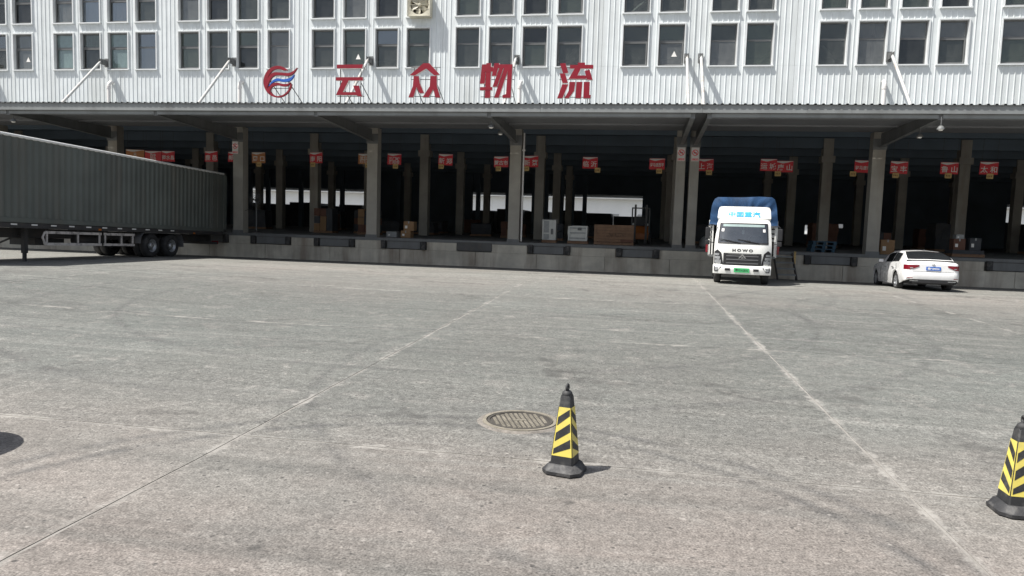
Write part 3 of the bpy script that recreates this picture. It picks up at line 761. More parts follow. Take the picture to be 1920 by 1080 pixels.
for i, (x, lines, tag, col, lab) in enumerate(SG):
    y = 32.0; zt, zb = 4.815 - (0.03 if i % 3 == 1 else 0), 4.315; hw = .325 if i > 1 else .47
    t = thing('hanging_sign', lab, 'sign', (x, y, zb), 0, 'red destination signs hung in the hall')
    t.rotation_euler = (R(rs.uniform(-4, 2)), R(rs.uniform(-1.5, 1.5)), R(rs.uniform(-6, 6))); t.location.z += rs.uniform(-.03, .03)
    h = zt-zb
    b = MB(); b.box(-hw, hw, -.012, .012, 0, h); b.build('board', M[col], t, bevel=.003)
    b = MB(); n = 12   # white wave along the top edge
    up_ = [(-hw+.01+2*(hw-.01)*j/n, h-.012) for j in range(n+1)]
    lo = [(xx, h-.035-.075*(1-abs(2*j/n-.75)**1.1 if abs(2*j/n-.75) < 1 else 0)) for j, (xx, _) in enumerate(up_)]
    b.add([(p, -.0155, q) for p, q in up_]+[(p, -.0155, q) for p, q in lo], [(j+1, j, n+1+j, n+2+j) for j in range(n)])
    b.build('white_wave', M['sign_white'], t)
    b = MB()
    for li, tx in enumerate(lines):
        nn = len(tx)
        size = .27 if (len(lines) == 1 and nn <= 2) else (.21 if len(lines) == 1 and nn == 3 else .17)
        sx = 1.0 if nn <= 3 else (.85 if nn == 4 else .68)
        body = (' '.join(tx) if nn == 2 and len(lines) == 1 else tx)
        tb = text_mb(body, size, bold=.0035, sx=sx)
        zc = .195 if len(lines) == 1 else (.27-.155*li)
        moved(tb, 0, -.016-.0004*li, zc); b.add(tb.v, tb.f)
    b.build('characters', M['sign_white'], t)
    for xx in (-hw+.06, hw-.06):
        k = MB(); k.tube([(xx, 0, h), (xx, 0, 5.75-zb)], .006, 5); k.build('hanger', M['steel_dark'], t)
    if tag is not None:
        b = MB(); b.box(tag-.12, tag+.12, -.03, -.02, -.17, .035); tg = b.build('tag', M['tag_yellow'], t)
        b = MB()
        for q in range(3): b.box(tag-.085+.06*q, tag-.05+.06*q, -.034, -.0305, -.105, -.035)
        b.build('tag_print', M['carton'], tg)

# no smoking placards on the column faces
def placard(x, z, w, lab):
    t = thing('no_smoking_placard', lab, 'placard', (x, 28.68, z), 0, 'no smoking placards on the columns')
    h = .52
    b = MB(); b.box(-w/2, w/2, 0, .012, 0, h); b.build('plate', M['placard_white'], t)
    b = MB(); n = 28; r0, r1, cz = w*.40, w*.31, h*.62
    b.add([(r0*math.sin(2*math.pi*i/n), -.002, cz+r0*math.cos(2*math.pi*i/n)) for i in range(n)]+[(r1*math.sin(2*math.pi*i/n), -.002, cz+r1*math.cos(2*math.pi*i/n)) for i in range(n)],
          [(i, n+i, n+(i+1) % n, (i+1) % n) for i in range(n)])
    d = r1*.72; b.add([(-d-.012, -.0026, cz+d-.012), (-d+.012, -.0026, cz+d+.012), (d+.012, -.0026, cz-d+.012), (d-.012, -.0026, cz-d-.012)], [(0, 3, 2, 1)])
    b.build('prohibition_ring', M['sign_red'], t)
    b = MB(); b.box(-r1*.6, r1*.55, -.0018, -.0002, cz-.018, cz+.018); b.box(r1*.2, r1*.3, -.0018, -.0002, cz+.03, cz+.07); b.build('cigarette', M['black_print'], t)
    b = MB(); b.box(-w*.45, w*.45, -.002, -.0002, .03, .105); b.build('red_band', M['sign_red'], t)
    tb = moved(text_mb('禁止吸烟', .075), 0, -.003, .068); tb.build('characters', M['sign_white'], t)
placard(-17.0+.06, 4.40, .28, 'no smoking placard on the single column beside the container end')
placard(1.545, 4.38, .29, 'no smoking placard on the left column of the twin columns')
placard(2.06, 4.38, .29, 'no smoking placard on the right column of the twin columns')

# flood lights hung from the beams
def flood(x, y, z, lab, big=False):
    t = thing('flood_light', lab, 'flood light', (x, y, z), 0, 'small flood lights under the canopy')
    b = MB(); b.tube([(0, 0, .05), (0, 0, .34)], .012, 6); b.build('stem', M['steel_grey'], t)
    b = MB(); b.lathe([(.0, .10), (.05, .09), (.10, .02), (.105, -.02)], (0, 0, 0), 'z', 14); b.build('shade', M['steel_grey'], t, smooth=60)
    b = MB(); b.lathe([(.0, -.055), (.05, -.05), (.075, -.02), (.06, .01)], (0, 0, 0), 'z', 12); b.build('bulb', M['sign_white'], t, smooth=60)
flood(-4.88, 23.75, 4.95, 'small white flood light at the canopy edge near the middle column')
flood(-4.86, 25.3, 4.93, 'white flood light farther in along the beam of the middle column')
flood(8.62, 23.30, 4.93, 'white flood light at the canopy edge above the white car')
flood(8.60, 24.85, 4.90, 'white flood light farther in along the beam above the white car')
flood(-22.8, 23.6, 5.0, 'white flood light at the canopy edge over the container')

# exhaust fan in an upper window
fx, fz = -8.79, 10.24
t = thing('exhaust_fan', 'cream square exhaust fan with dark blades set in an upper window', 'exhaust fan', (fx, YW-.36, fz), 0)
b = MB(); h_ = .44
n = 32
sq = lambda a, r: (max(-r, min(r, r*1.42*math.sin(a))), max(-r, min(r, r*1.42*math.cos(a))))
# front plate with a round mouth
vs = [(sq(2*math.pi*i/n, h_)[0], 0, sq(2*math.pi*i/n, h_)[1]) for i in range(n)] + [(.37*math.sin(2*math.pi*i/n), .02, .37*math.cos(2*math.pi*i/n)) for i in range(n)] + [(.35*math.sin(2*math.pi*i/n), .22, .35*math.cos(2*math.pi*i/n)) for i in range(n)]
b.add(vs, [(i, n+i, n+(i+1) % n, (i+1) % n) for i in range(n)] + [(n+i, 2*n+i, 2*n+(i+1) % n, n+(i+1) % n) for i in range(n)])
b.box(-h_, -h_+.02, .001, .42, -h_, h_); b.box(h_-.02, h_, .001, .42, -h_, h_); b.box(-h_+.021, h_-.021, .001, .42, -h_, -h_+.02); b.box(-h_+.021, h_-.021, .001, .42, h_-.02, h_)
b.build('housing', M['fan_cream'], t)
b = MB(); b.disc((0, .26, 0), .36, 'y', 24); b.build('back_plate', M['fan_dark'], t)
for i in range(6):
    b = MB(); a = i*math.pi/3+.25
    pts = []
    for (r, w, dy) in ((.06, .05, .03), (.20, .10, .05), (.33, .13, .06)):
        for sgn in (-1, 1):
            pts.append((r*math.sin(a)+sgn*w*math.cos(a), .10+sgn*dy, r*math.cos(a)-sgn*w*math.sin(a)))
    b.add(pts, [(0, 1, 3, 2), (2, 3, 5, 4)]); b.build('blade', M['fan_cream'], t)
b = MB(); b.lathe([(0, -.03), (.06, -.02), (.075, .06), (.075, .12)], (0, .03, 0), 'y', 14); b.build('hub', M['fan_cream'], t, smooth=60)
b = MB()
for q in (-.18, 0, .18): b.bar((-.42, .012, q), (.42, .012, q), .012, .012)
b.build('guard_bar', M['fan_cream'], t)

# ------------------------------------------------------------------ goods on the dock
DZ = 1.066
def pallet(w, d, par, m_='wood'):
    for y in (0, d/2-.04, d-.08):
        b = MB(); b.box(-w/2, w/2, y, y+.08, 0, .085); b.build('runner', M[m_], par)
    n = max(3, int(w/.16))
    for i in range(n):
        x0 = -w/2+w*i/n; b = MB(); b.box(x0+.008, x0+w/n-.012, 0, d, .087, .11); b.build('deck_board', M[m_], par)
def soft_box(w, d, h, z=0, seed=1, amp=.015, n=6):
    b = MB()
    def pt(x, y, zz):
        p = Vector((x, y, zz)); q = mnoise.noise_vector(p*3.1+Vector((seed*7.3, seed, 0)))*amp
        return (x+q.x, y+q.y, zz+max(q.z, 0 if zz == z else -1))
    xs = [-w/2+w*i/n for i in range(n+1)]; ys = [d*i/n for i in range(n+1)]; zs = [z+h*i/n for i in range(n+1)]
    for y in (0, d): b.grid([[pt(x, y, q) for x in xs] for q in (zs if y == 0 else zs[::-1])])
    for x in (-w/2, w/2): b.grid([[pt(x, y, q) for y in ys] for q in (zs if x > 0 else zs[::-1])])
    b.grid([[pt(x, y, z+h) for x in xs] for y in ys])
    return b
t = thing('wrapped_cabinet', 'tall white film wrapped cabinet on the dock, left of the lower wrapped bundle', 'wrapped cabinet', (-3.59, 30, DZ))
pallet(.6, .6, t); soft_box(.54, .58, .82, .115, 1).build('wrapping', M['wrap_white'], t)
for x in (-.25, .25):
    b = MB(); b.box(x-.03, x+.03, -.03, -.018, .12, .95); b.build('corner_post', M['wrap_white'], t)
b = MB(); b.box(.08, .17, -.03, -.021, .35, .58); b.build('label_patch', M['steel_grey'], t)
b = MB(); b.box(-.32, .36, -.02, .6, .945, .975); b.build('lid', M['steel_grey'], t)
b = MB(); b.box(-.22, .0, -.026, -.018, .42, .90); b.box(-.22, 0, -.026, -.018, .15, .36); b.build('door_panel', M['wrap_grey'], t)
t = thing('wrapped_bundle', 'low silvery film wrapped bundle on the dock between the tall cabinet and the brown crate', 'wrapped bundle', (-2.40, 30, DZ))
pallet(.84, .7, t); soft_box(.80, .68, .60, .115, 3, .03).build('wrapping', M['wrap_white'], t)
for q in (.2, .42, .62):
    b = MB(); b.box(-.39, .39, -.045, -.032, q, q+.05); b.build('band', M['wrap_grey'], t)
for q in (-.39, .33):
    b = MB(); b.box(q, q+.06, -.05, -.033, .12, .72); b.build('corner_post', M['wrap_white'], t)
b = MB(); b.box(0, .16, -.06, -.052, .55, .66); b.build('label_patch', M['steel_grey'], t)
t = thing('wooden_crate', 'wide brown plank crate with black handwriting on the dock', 'crate', (-.92, 30, DZ))
pallet(1.62, .9, t)
for i in range(6):
    b = MB(); z0 = .115+.117*i; b.box(-.80, .80, 0+.004*(i % 2), .9, z0+.003, z0+.113); b.build('plank', M['wood'], t)
for x in (-.80, -.04, .72):
    b = MB(); b.box(x, x+.08, -.022, -.001, .115, .815); b.build('batten', M['wood'], t)
b = MB(); rr = random.Random(3)
for (px, pz) in [(-.26, .36), (-.16, .40), (-.06, .38), (.06, .40), (.16, .40), (.27, .43), (.36, .40)]:
    for q in range(4):
        a = rr.uniform(0, 3.1); l = rr.uniform(.03, .06); cx, cz = px+rr.uniform(-.03, .03), pz+rr.uniform(-.05, .05)
        b.bar((cx-l*math.cos(a), -.024, cz-l*math.sin(a)), (cx+l*math.cos(a), -.024, cz+l*math.sin(a)), .012, .004)
b.build('handwriting', M['black_print'], t)
b = MB(); b.box(.28, .78, -.03, -.024, .13, .23); b.build('red_sheet', M['carton_red'], t)
def carton(x, y, z, w, d, h, lab, m_='carton', grp=None, rz=0):
    t = thing('carton', lab, 'carton', (x, y, z), rz, grp)
    b = MB(); b.box(-w/2, w/2, 0, d, 0, h); b.build('box', M[m_], t, bevel=.01)
    b = MB(); b.box(-.025, .025, -.002, d+.002, h+.0005, h+.002); b.box(-.025, .025, -.0025, -.0005, h-.09, h); b.build('tape', M['wrap_grey'], t)
    b = MB(); b.box(-w*.36, -w*.12, -.003, -.0005, h*.25, h*.55); b.build('label_patch', M['sign_white'], t)
    return t
carton(-9.78, 30, DZ, .44, .45, .30, 'brown carton at the bottom of the stack right of the second bare column', grp='carton stack')
carton(-9.66, 30.02, DZ+.302, .46, .42, .40, 'taller brown carton on top of the stack right of the second bare column', grp='carton stack')
t = carton(-10.42, 30, DZ, .46, .5, .25, 'flat grey box left of the brown carton stack', 'wrap_grey')
carton(9.55, 30, DZ, .50, .5, .56, 'grey brown carton at the foot of the column behind the white car', 'carton')
carton(12.20, 30.3, DZ+.26, .42, .4, .42, 'reddish brown carton on a pallet right of the white car', 'carton_red')
t = carton(12.76, 30.3, DZ+.26, .40, .4, .46, 'dark grey box beside the reddish carton on the pallet', 'cargo_dark')
carton(12.22, 30.34, DZ+.685, .28, .3, .16, 'small grey box lying on the reddish carton', 'wrap_grey')
t = thing('pallet', 'low wooden pallet carrying two boxes right of the white car', 'pallet', (12.5, 30.2, DZ)); pallet(1.15, .8, t)
b = MB(); b.box(-.55, .55, .02, .75, .112, .255); b.build('load_board', M['cargo_dark'], t)
for i in range(3):
    t = thing('plastic_pallet', ['blue plastic pallet at the bottom of the low stack right of the truck', 'blue plastic pallet in the middle of the low stack right of the truck', 'blue plastic pallet on top of the low stack right of the truck'][i], 'pallet', (7.2+.03*i, 30, DZ+.145*i), 0, 'blue pallets stacked on the dock')
    for x in (-.44, -.06, .32):
        b = MB(); b.box(x, x+.12, 0, .8, 0, .09); b.build('foot', M['pallet_blue'], t)
    for k in range(5):
        b = MB(); b.box(-.45, .45, .165*k, .165*k+.12, .092, .135); b.build('deck_slat', M['pallet_blue'], t)
t = thing('cloth_sack', 'pale bulging sack on the dock between the twin columns and the truck', 'sack', (2.75, 29.6, DZ))
b = MB(); b.lathe([(0, 0), (.22, .01), (.30, .12), (.29, .28), (.20, .42), (.08, .50), (.03, .52), (0, .52)], (0, 0, 0), 'z', 18)
b.v = [(x*(1+.12*mnoise.noise(Vector((x*5, y*5, z*5)))), y, z) for x, y, z in b.v]; b.build('bag', M['wrap_grey'], t, smooth=60)
b = MB(); b.tube([(-.05, 0, .49), (0, -.05, .50), (.05, 0, .49), (0, .05, .50), (-.05, 0, .49)], .012, 6); b.build('tie_cord', M['carton'], t)

# pedestal fan beside the left column
t = thing('pedestal_fan', 'dark industrial pedestal fan standing beside the placarded column at the dock edge', 'fan', (-16.15, 29.0, DZ))
b = MB(); b.lathe([(0, 0), (.26, .0), (.26, .04), (.06, .08), (.04, .12)], (0, 0, 0), 'z', 16); b.build('base', M['steel_dark'], t)
b = MB(); b.tube([(0, 0, .1), (0, 0, 1.35)], .028, 8); b.build('pole', M['steel_grey'], t)
b = MB(); b.tube([(0, .12, 1.42), (0, -.02, 1.42)], .075, 10); b.build('motor', M['steel_dark'], t)
b = MB(); n = 20
for r in (.08, .16, .24, .30): b.tube([(r*math.sin(2*math.pi*i/n), -.10+r*.15, 1.45+r*math.cos(2*math.pi*i/n)) for i in range(n+1)], .007, 5)
for i in range(12):
    a = 2*math.pi*i/12; b.tube([(.04*math.sin(a), -.1, 1.45+.04*math.cos(a)), (.31*math.sin(a), -.05, 1.45+.31*math.cos(a)), (.31*math.sin(a), .05, 1.45+.31*math.cos(a))], .006, 4)
b.build('guard', M['steel_dark'], t)
for i in range(3):
    a = 2*math.pi*i/3+.4; b = MB()
    b.add([(.03*math.sin(a), -.05, 1.45+.03*math.cos(a)), (.27*math.sin(a-.45), -.07, 1.45+.27*math.cos(a-.45)), (.27*math.sin(a+.45), -.02, 1.45+.27*math.cos(a+.45))], [(0, 1, 2)]); b.build('blade', M['steel_dark'], t)
b = MB(); b.tube([(0, .1, 1.3), (-.2, -.05, 1.05), (-.45, -.1, .95), (-.62, -.1, 1.05)], .010, 5); b.build('cable', M['black_plastic'], t)

# forklift behind the crate
t = thing('forklift', 'dark forklift with a pale counterweight and roll cage standing behind the brown crate', 'forklift', (.15, 33.2, DZ))
b = MB(); b.prismx([(-.5, .22), (.9, .22), (1.0, .55), (.85, .85), (.3, .82), (.1, .5), (-.5, .5)], -.40, .40); b.build('body', M['orange_forklift'], t, bevel=.03)
b = MB(); b.box(-.38, .38, .86, 1.1, .3, .95); b.build('counterweight', M['far_white'], t, bevel=.05)
for x in (-.38, .38):
    b = MB(); b.tube([(x, -.3, .5), (x, -.25, 1.55), (x, .1, 1.62), (x, .75, 1.6), (x, .95, .9)], .028, 7); b.build('roll_cage', M['steel_grey'], t)
b = MB()
for y in (-.2, .1, .4, .7): b.bar((-.38, y, 1.62), (.38, y, 1.62), .03, .03)
b.build('roof_bar', M['steel_grey'], t)
for x in (-.24, .24):
    b = MB(); b.box(x-.045, x+.045, -.66, -.54, .05, 1.75); b.build('mast', M['steel_dark'], t)
    b = MB(); b.box(x-.06, x+.06, -1.5, -.68, .10, .135); b.build('fork', M['steel_dark'], t)
for x in (-.45, .37):
    for y, r in ((-.35, .26), (.75, .21)):
        b = MB(); b.lathe([(r*.5, 0), (r, .01), (r, .11), (r*.5, .12)], (x-.02, y, r), 'x', 18, close=True); b.disc((x+.04, y, r), r*.52, 'x', 14); b.build('wheel', M['tyre'], t)
b = MB(); b.box(-.2, .2, .35, .42, .85, 1.25); b.box(-.2, .2, .0, .35, .83, .92); b.build('seat', M['black_plastic'], t)

# steel steps up to the dock
t = thing('steel_steps', 'dark steel steps leading up to the dock right beside the truck', 'steps', (5.42, 28.5, gz(5.4, 27.6)))
for i in range(4):
    b = MB(); z = .21+.21*i; y = -1.05+.26*i; b.box(-.31, .31, y, y+.25, z-.05, z); b.build('tread', M['fascia'], t)
for x in (-.33, .33):
    b = MB(); b.bar((x, -1.15, -.0), (x, -.02, .92), .03, .16); b.build('stringer', M['steel_dark'], t)
    b = MB(); b.tube([(x*.98, -.95, -.03), (x*.98, -.95, .22)], .022, 6); b.build('leg', M['steel_dark'], t)
b = MB(); b.tube([(.42, -.12, .55), (.42, -.12, 1.02)], .04, 8); b.build('post', M['tag_yellow'], t)

# stacks of cartons further in
ck = random.Random(33)
for i, (x, y, n, lab) in enumerate([(-15.6, 34.5, 3, 'behind the dock edge right of the pedestal fan'), (-14.3, 36.6, 3, 'set far back left of the second bare column'), (-12.9, 33.6, 3, 'just left of the second bare column'),
      (-6.6, 37.8, 2, 'left of the conduit column, set back'), (-4.0, 35.0, 2, 'set back behind the tall wrapped cabinet'),
      (5.2, 34.5, 3, 'set back behind the truck, left of the blue pallets'), (10.9, 35.4, 2, 'set back behind the white car')]):
    t = thing('pallet_load', 'pallet of brown and grey cartons %s' % lab, 'pallet load', (x, y, DZ), R(ck.uniform(-6, 6)), 'pallet loads in the hall')
    pallet(1.0, .8, t)
    for lv in range(n):
        for q in (-1, 0, 1):
            b = MB(); hh = .36+ck.uniform(-.04, .02); b.box(q*.33-.155+ck.uniform(-.01, .01), q*.33+.155, ck.uniform(0, .05), .75, .112+.37*lv, .112+.37*lv+hh)
            b.build('carton', M[ck.choice(['carton_red', 'carton_red', 'cargo_dark', 'cargo_dark', 'carton'])], t)
# stacks of goods and box trucks in the depth of the hall
cg = random.Random(21)
CGL = [(-27.5, 41), (-22.3, 40), (-20.6, 47), (-18.6, 41.5), (-14.2, 40.5), (-13.0, 46), (-12.6, 54.5), (-11.9, 39.6), (-8.7, 40.2), (-6.9, 41.6), (-6.2, 47.8), (-2.7, 47), (-.9, 42.5), (3.6, 40), (5.8, 44.8), (9.9, 41), (11.4, 46.5), (15.6, 40.5), (17.2, 47), (20.5, 41.5), (23.5, 42)]
nth = ['first', 'second', 'third', 'fourth', 'fifth', 'sixth', 'seventh', 'eighth', 'ninth', 'tenth', 'eleventh', 'twelfth', 'thirteenth', 'fourteenth', 'fifteenth', 'sixteenth', 'seventeenth', 'eighteenth', 'nineteenth', 'twentieth', 'last']
CGL.sort()
for i, (x, y) in enumerate(CGL):
    w, h = cg.uniform(.9, 1.5), cg.uniform(.55, 1.0)
    if x < -18 or x > 9: h += .35
    t = thing('cargo_stack', 'dark sheet covered goods on a pallet deep in the hall, %s from the left' % nth[i], 'cargo', (x, y, DZ), R(cg.uniform(-8, 8)), 'goods deep in the hall')
    b = MB()
    b.box(-w/2, w/2, 0, 1, 0, .11); b.build('pallet_base', M['wood'], t)
    soft_box(w*.96, .96, h, .112, i, .06, 5).build('cover', M['cargo_dark'] if i % 3 else M['carton_red'], t)
for i, x in enumerate((-34.6, -32.2, -29.8, -27.4, -25.1, -22.5, -13.2, -10.8, -8.4, -5.6, -3.2, -.9, 26.9, 29.8)):
    lab = 'dark box truck backed to the far dock, seen through the hall, %s from the left' % nth[i]
    t = thing('box_truck', lab, 'box truck', (x, 61.2, 0), 0, 'box trucks at the far dock')
    tp = [3.05, 3.0, 3.2, 2.95, 3.1, 3.0, 2.92, 3.1, 2.96, 3.12, 2.95, 2.75, 3.1, 3.0][i]
    b = MB(); b.box(-1.06, 1.06, 0, 5.2, .85, tp); b.build('cargo_box', M['truck_box'], t, bevel=.03)
    for s_ in (-1, 1):
        b = MB(); b.box(.02*s_, 1.0*s_, -.03, -.003, .95, tp-.08); b.build('rear_door', M['truck_box'], t)
        b = MB(); b.lathe([(.2, 0), (.42, .02), (.42, .22), (.2, .24)], (s_*.85-.12, 1.1, .43), 'x', 16, close=True); b.build('wheel', M['tyre'], t)
        b = MB(); b.lathe([(.2, 0), (.42, .02), (.42, .22), (.2, .24)], (s_*.85-.12, 6.2, .43), 'x', 16, close=True); b.build('wheel', M['tyre'], t)
    b = MB(); b.box(-1.0, 1.0, 5.3, 6.9, .5, 2.3); b.build('cab', M['far_white'], t, bevel=.08)
t = thing('far_building', 'pale building across the far yard, a bright band seen through the hall', 'building', (0, 96, 0))
b = MB(); b.box(-110, 80, 0, 14, -.1, 5.5); b.build('wall', M['far_white'], t)
b = MB(); b.box(-110, 80, -.9, 14.5, 5.51, 10.5); b.build('upper_wall', M['far_grey'], t)
for i in range(24):
    b = MB(); x = -98+7*i; b.box(x, x+4.6, -.06, -.002, 0, 3.6); b.build('shutter_door', M['far_grey'], t)

# ------------------------------------------------------------------ traffic cones
def cone(x, y, rz, lab):
    t = thing('traffic_cone', lab, 'traffic cone', (x, y, gz(x, y)), rz, 'black and yellow rubber cones')
    U = 1.0      # metres
    c = .062; w = .160
    octo = lambda w, c: [(-w+c, -w), (w-c, -w), (w, -w+c), (w, w-c), (w-c, w), (-w+c, w), (-w, w-c), (-w, -w+c)]
    b = MB()
    L = [(w-.012, c, 0), (w, c, .010), (w, c, .034), (w-.016, c-.008, .048), (.118, .02, .075), (.100, .004, .085)]
    rows = [[(px, py, z) for px, py in octo(ww, cc)] for ww, cc, z in L]
    b.grid(rows, closed=True); b.add(rows[0], [tuple(reversed(range(8)))])
    rb = random.Random(x)
    b.v = [(p[0]+.004*mnoise.noise(Vector(p)*20), p[1]+.004*mnoise.noise(Vector(p)*23), p[2]) for p in b.v]
    b.build('base', M['cone_base'], t, k=1, smooth=35)
    hw = lambda z: .096 + (.043-.096)*(z-.08)/(.64-.08)
    b = MB(); rows = []
    for z in (.08, .30, .625, .64):
        h = hw(z) if z < .63 else hw(z)-.004
        e = .010
        rows.append([(-h+e, -h, z), (h-e, -h, z), (h, -h+e, z), (h, h-e, z), (h-e, h, z), (-h+e, h, z), (-h, h-e, z), (-h, -h+e, z)])
    b.grid(rows, closed=True); b.build('body', M['cone_black'], t, k=1, smooth=30)
    b = MB(); b.lathe([(.042, .638), (.044, .648), (.038, .664), (.024, .676), (.013, .68)], (0, 0, 0), 'z', 20)
    b.add([(-.041, -.041, .6405), (.041, -.041, .6405), (.041, .041, .6405), (-.041, .041, .6405)], [(0, 1, 2, 3)]); b.build('top_cap', M['cone_black'], t, k=1, smooth=50)
    b = MB(); n = 16; b.tube([(.0,   .024*math.sin(2*math.pi*i/n), .700+.024*math.cos(2*math.pi*i/n)) for i in range(n+1)], .011, 8); b.build('lifting_ring', M['cone_black'], t, k=1, smooth=60)
    za, zb = .150, .545
    for f in range(4):
        A = Matrix.Rotation(f*math.pi/2, 3, 'Z')
        def pt(s_, q, out):
            z = za+(zb-za)*q; h = hw(z)
            return tuple(A @ Vector((s_*(h-.004), -h-out, z)))
        b = MB(); b.add([pt(-1, 0, .0015), pt(1, 0, .0015), pt(1, 1, .0015), pt(-1, 1, .0015)], [(0, 1, 2, 3)]); b.build('yellow_panel', M['cone_yellow'], t, k=1)
        d = 1 if f % 2 == 0 else -1
        for k in range(3):
            tt = 1-(.185+.325*k)                 # centre of stripe at mid width, from top
            lo = lambda s_: tt-.088+.125*s_*d; hi = lambda s_: tt+.088+.125*s_*d
            e = .89; b = MB()
            b.add([pt(-e, max(0.03, lo(-e)), .003), pt(e, max(.03, lo(e)), .003), pt(e, min(.97, hi(e)), .003), pt(-e, min(.97, hi(-e)), .003)], [(0, 1, 2, 3)])
            b.build('black_stripe', M['cone_black'], t, k=1)
    return t
cone(-.435, 5.07, R(-13), 'black and yellow striped rubber cone beside the manhole cover')
cone(2.49, 5.03, R(0), 'black and yellow striped rubber cone cut by the right edge of the picture')

# ------------------------------------------------------------------ manhole
mx, my = -.95, 6.26; mz = gz(mx, my)
t = thing('manhole_cover', 'round cast iron manhole cover set in a pale mortar ring behind the cone', 'manhole cover', (mx, my, mz), R(20))
r = .335
b = MB(); n = 48; rows = []
for rr_, z in ((r-.002, .005), (r+.03, .007), (r+.035, .003), (r+.055, -.004)):
    rows.append([(rr_*(1+(.05*mnoise.noise(Vector((math.cos(a)*2, math.sin(a)*2, rr_))) if rr_ > r+.05 else 0))*math.cos(a), rr_*(1+(.05*mnoise.noise(Vector((math.cos(a)*2, math.sin(a)*2, rr_))) if rr_ > r+.05 else 0))*math.sin(a), z) for a in [2*math.pi*i/n for i in range(n)]])
b.grid([q[::-1] for q in rows], closed=True); b.build('mortar_collar', M['mortar'], t, smooth=60)
b = MB(); b.lathe([(r-.001, .004), (r-.003, .013), (r-.034, .013), (r-.036, .002)], (0, 0, 0), 'z', 48); b.build('frame', M['iron'], t)
b = MB(); b.lathe([(r-.042, .002), (r-.044, .011), (r-.066, .011), (r-.068, .004), (0, .004)], (0, 0, 0), 'z', 48); b.build('lid', M['iron_dark'], t)
b = MB(); p = .043
for i in range(-7, 8):
    for j in range(-7, 8):
        x, y = i*p, j*p
        if math.hypot(x, y) < r-.085 and not (abs(i) < 2 and abs(j) < 1):
            w = p*.31; b.hexa([(x-w, y-w, .004), (x+w, y-w, .004), (x+w, y+w, .004), (x-w, y+w, .004)], [(x-w*.75, y-w*.75, .012), (x+w*.75, y-w*.75, .012), (x+w*.75, y+w*.75, .012), (x-w*.75, y+w*.75, .012)])
b.box(-.055, .055, -.02, .02, .004, .012); b.build('tread_blocks', M['iron'], t)

# ------------------------------------------------------------------ stack of tyres added outside the left edge to cast a shadow into view
for i in range(4):
    cx, cy = -5.25+.012*(i % 2), 4.22-.01*i
    t = thing('tyre', ['worn tyre at the bottom of an added pile that casts a shadow', 'second worn tyre from the bottom of the added shadow casting pile', 'third worn tyre from the bottom of the added shadow casting pile', 'topmost worn tyre of the added shadow casting pile'][i], 'tyre', (cx, cy, gz(cx, cy)+.2*i), 0, 'tyre pile added to cast a shadow')
    b = MB(); b.lathe([(.24, .02), (.36, .0), (.44, .02), (.46, .06), (.46, .14), (.44, .18), (.36, .198), (.24, .18)], (0, 0, 0), 'z', 28, close=True); b.build('tread', M['tyre'], t, smooth=40)

# ------------------------------------------------------------------ container on its semi trailer (metres, origin at the rear right bottom corner)
TX, TYR, TZ, TP = -17.08, 28.15, 1.10, R(-1.66)
con = thing('shipping_container', 'long grey corrugated shipping container in the shade, backed to the dock on its trailer', 'container', (TX, TYR, TZ))
con.rotation_euler = (TP, 0, 0)
LEN, WID, HGT = 13.72, 2.44, 2.78
def CP(name, b, mm, par=con, **kw): return b.build(name, M[mm], par, k=1, **kw)
for nm, x, sgn in (('side_wall', 0, 1), ('side_wall', -WID, -1)):
    b = MB(); pts = []; y = -LEN+.12
    while y < -.14:
        pts += [(y, 0), (y+.07, 0), (y+.138, -.036), (y+.208, -.036)]; y += .276
    pts = [(a, c) for a, c in pts if a < -.13] + [(-.13, 0)]
    xs = [(x + sgn*(-.012+d), a) for a, d in pts]
    n = len(xs)
    b.add([(p, q, .16) for p, q in xs]+[(p, q, HGT-.06) for p, q in xs], [(i, i+1, n+i+1, n+i) if sgn > 0 else (i+1, i, n+i, n+i+1) for i in range(n-1)])
    CP(nm, b, 'container')
    b = MB(); b.box(x-.06 if sgn > 0 else x, x if sgn > 0 else x+.06, -LEN+.16, -.16, 0, .158); CP('bottom_rail', b, 'container')
    b = MB(); b.tube([(x-sgn*.045, -LEN+.16, HGT-.04), (x-sgn*.045, -.16, HGT-.04)], .05, 14); CP('top_rail', b, 'sunlit_rail', smooth=40)
    for y0 in (-LEN, -.16):
        b = MB(); b.box(x-.16 if sgn > 0 else x, x if sgn > 0 else x+.16, y0, y0+.16, 0, HGT); CP('corner_post', b, 'container')
        for z0 in (-.012, HGT-.11):
            b = MB(); b.box(x-.165 if sgn > 0 else x-.005, x+.005 if sgn > 0 else x+.165, y0-.005, y0+.165, z0, z0+.122); CP('corner_casting', b, 'chassis')
b = MB(); b.box(-WID+.062, -.062, -LEN+.03, -.03, HGT-.05, HGT-.02); CP('roof', b, 'container')
b = MB(); b.box(-WID+.062, -.062, -LEN+.03, -.03, .05, .1); CP('floor', b, 'wood')
b = MB(); n = 16
b.add([(-WID+.16+(WID-.32)*i/n, -LEN+.03+(.03 if i % 2 else 0), .1) for i in range(n+1)] + [(-WID+.16+(WID-.32)*i/n, -LEN+.03+(.03 if i % 2 else 0), HGT-.05) for i in range(n+1)], [(i, i+1, n+2+i, n+1+i) for i in range(n)]); CP('front_wall', b, 'container')
dr = MB(); dr.box(.012, .055, -1.20, -.02, .12, HGT-.1); dr = CP('door', dr, 'container')      # right door swung back along the side
for z in (.5, 1.05, 1.6, 2.15):
    b = MB(); b.box(.056, .075, -1.16, -.06, z, z+.11); CP('door_rib', b, 'container', dr)
for y in (-.85, -.35):
    b = MB(); b.tube([(.095, y, .15), (.095, y, HGT-.15)], .018, 7); CP('lock_rod', b, 'container', dr)
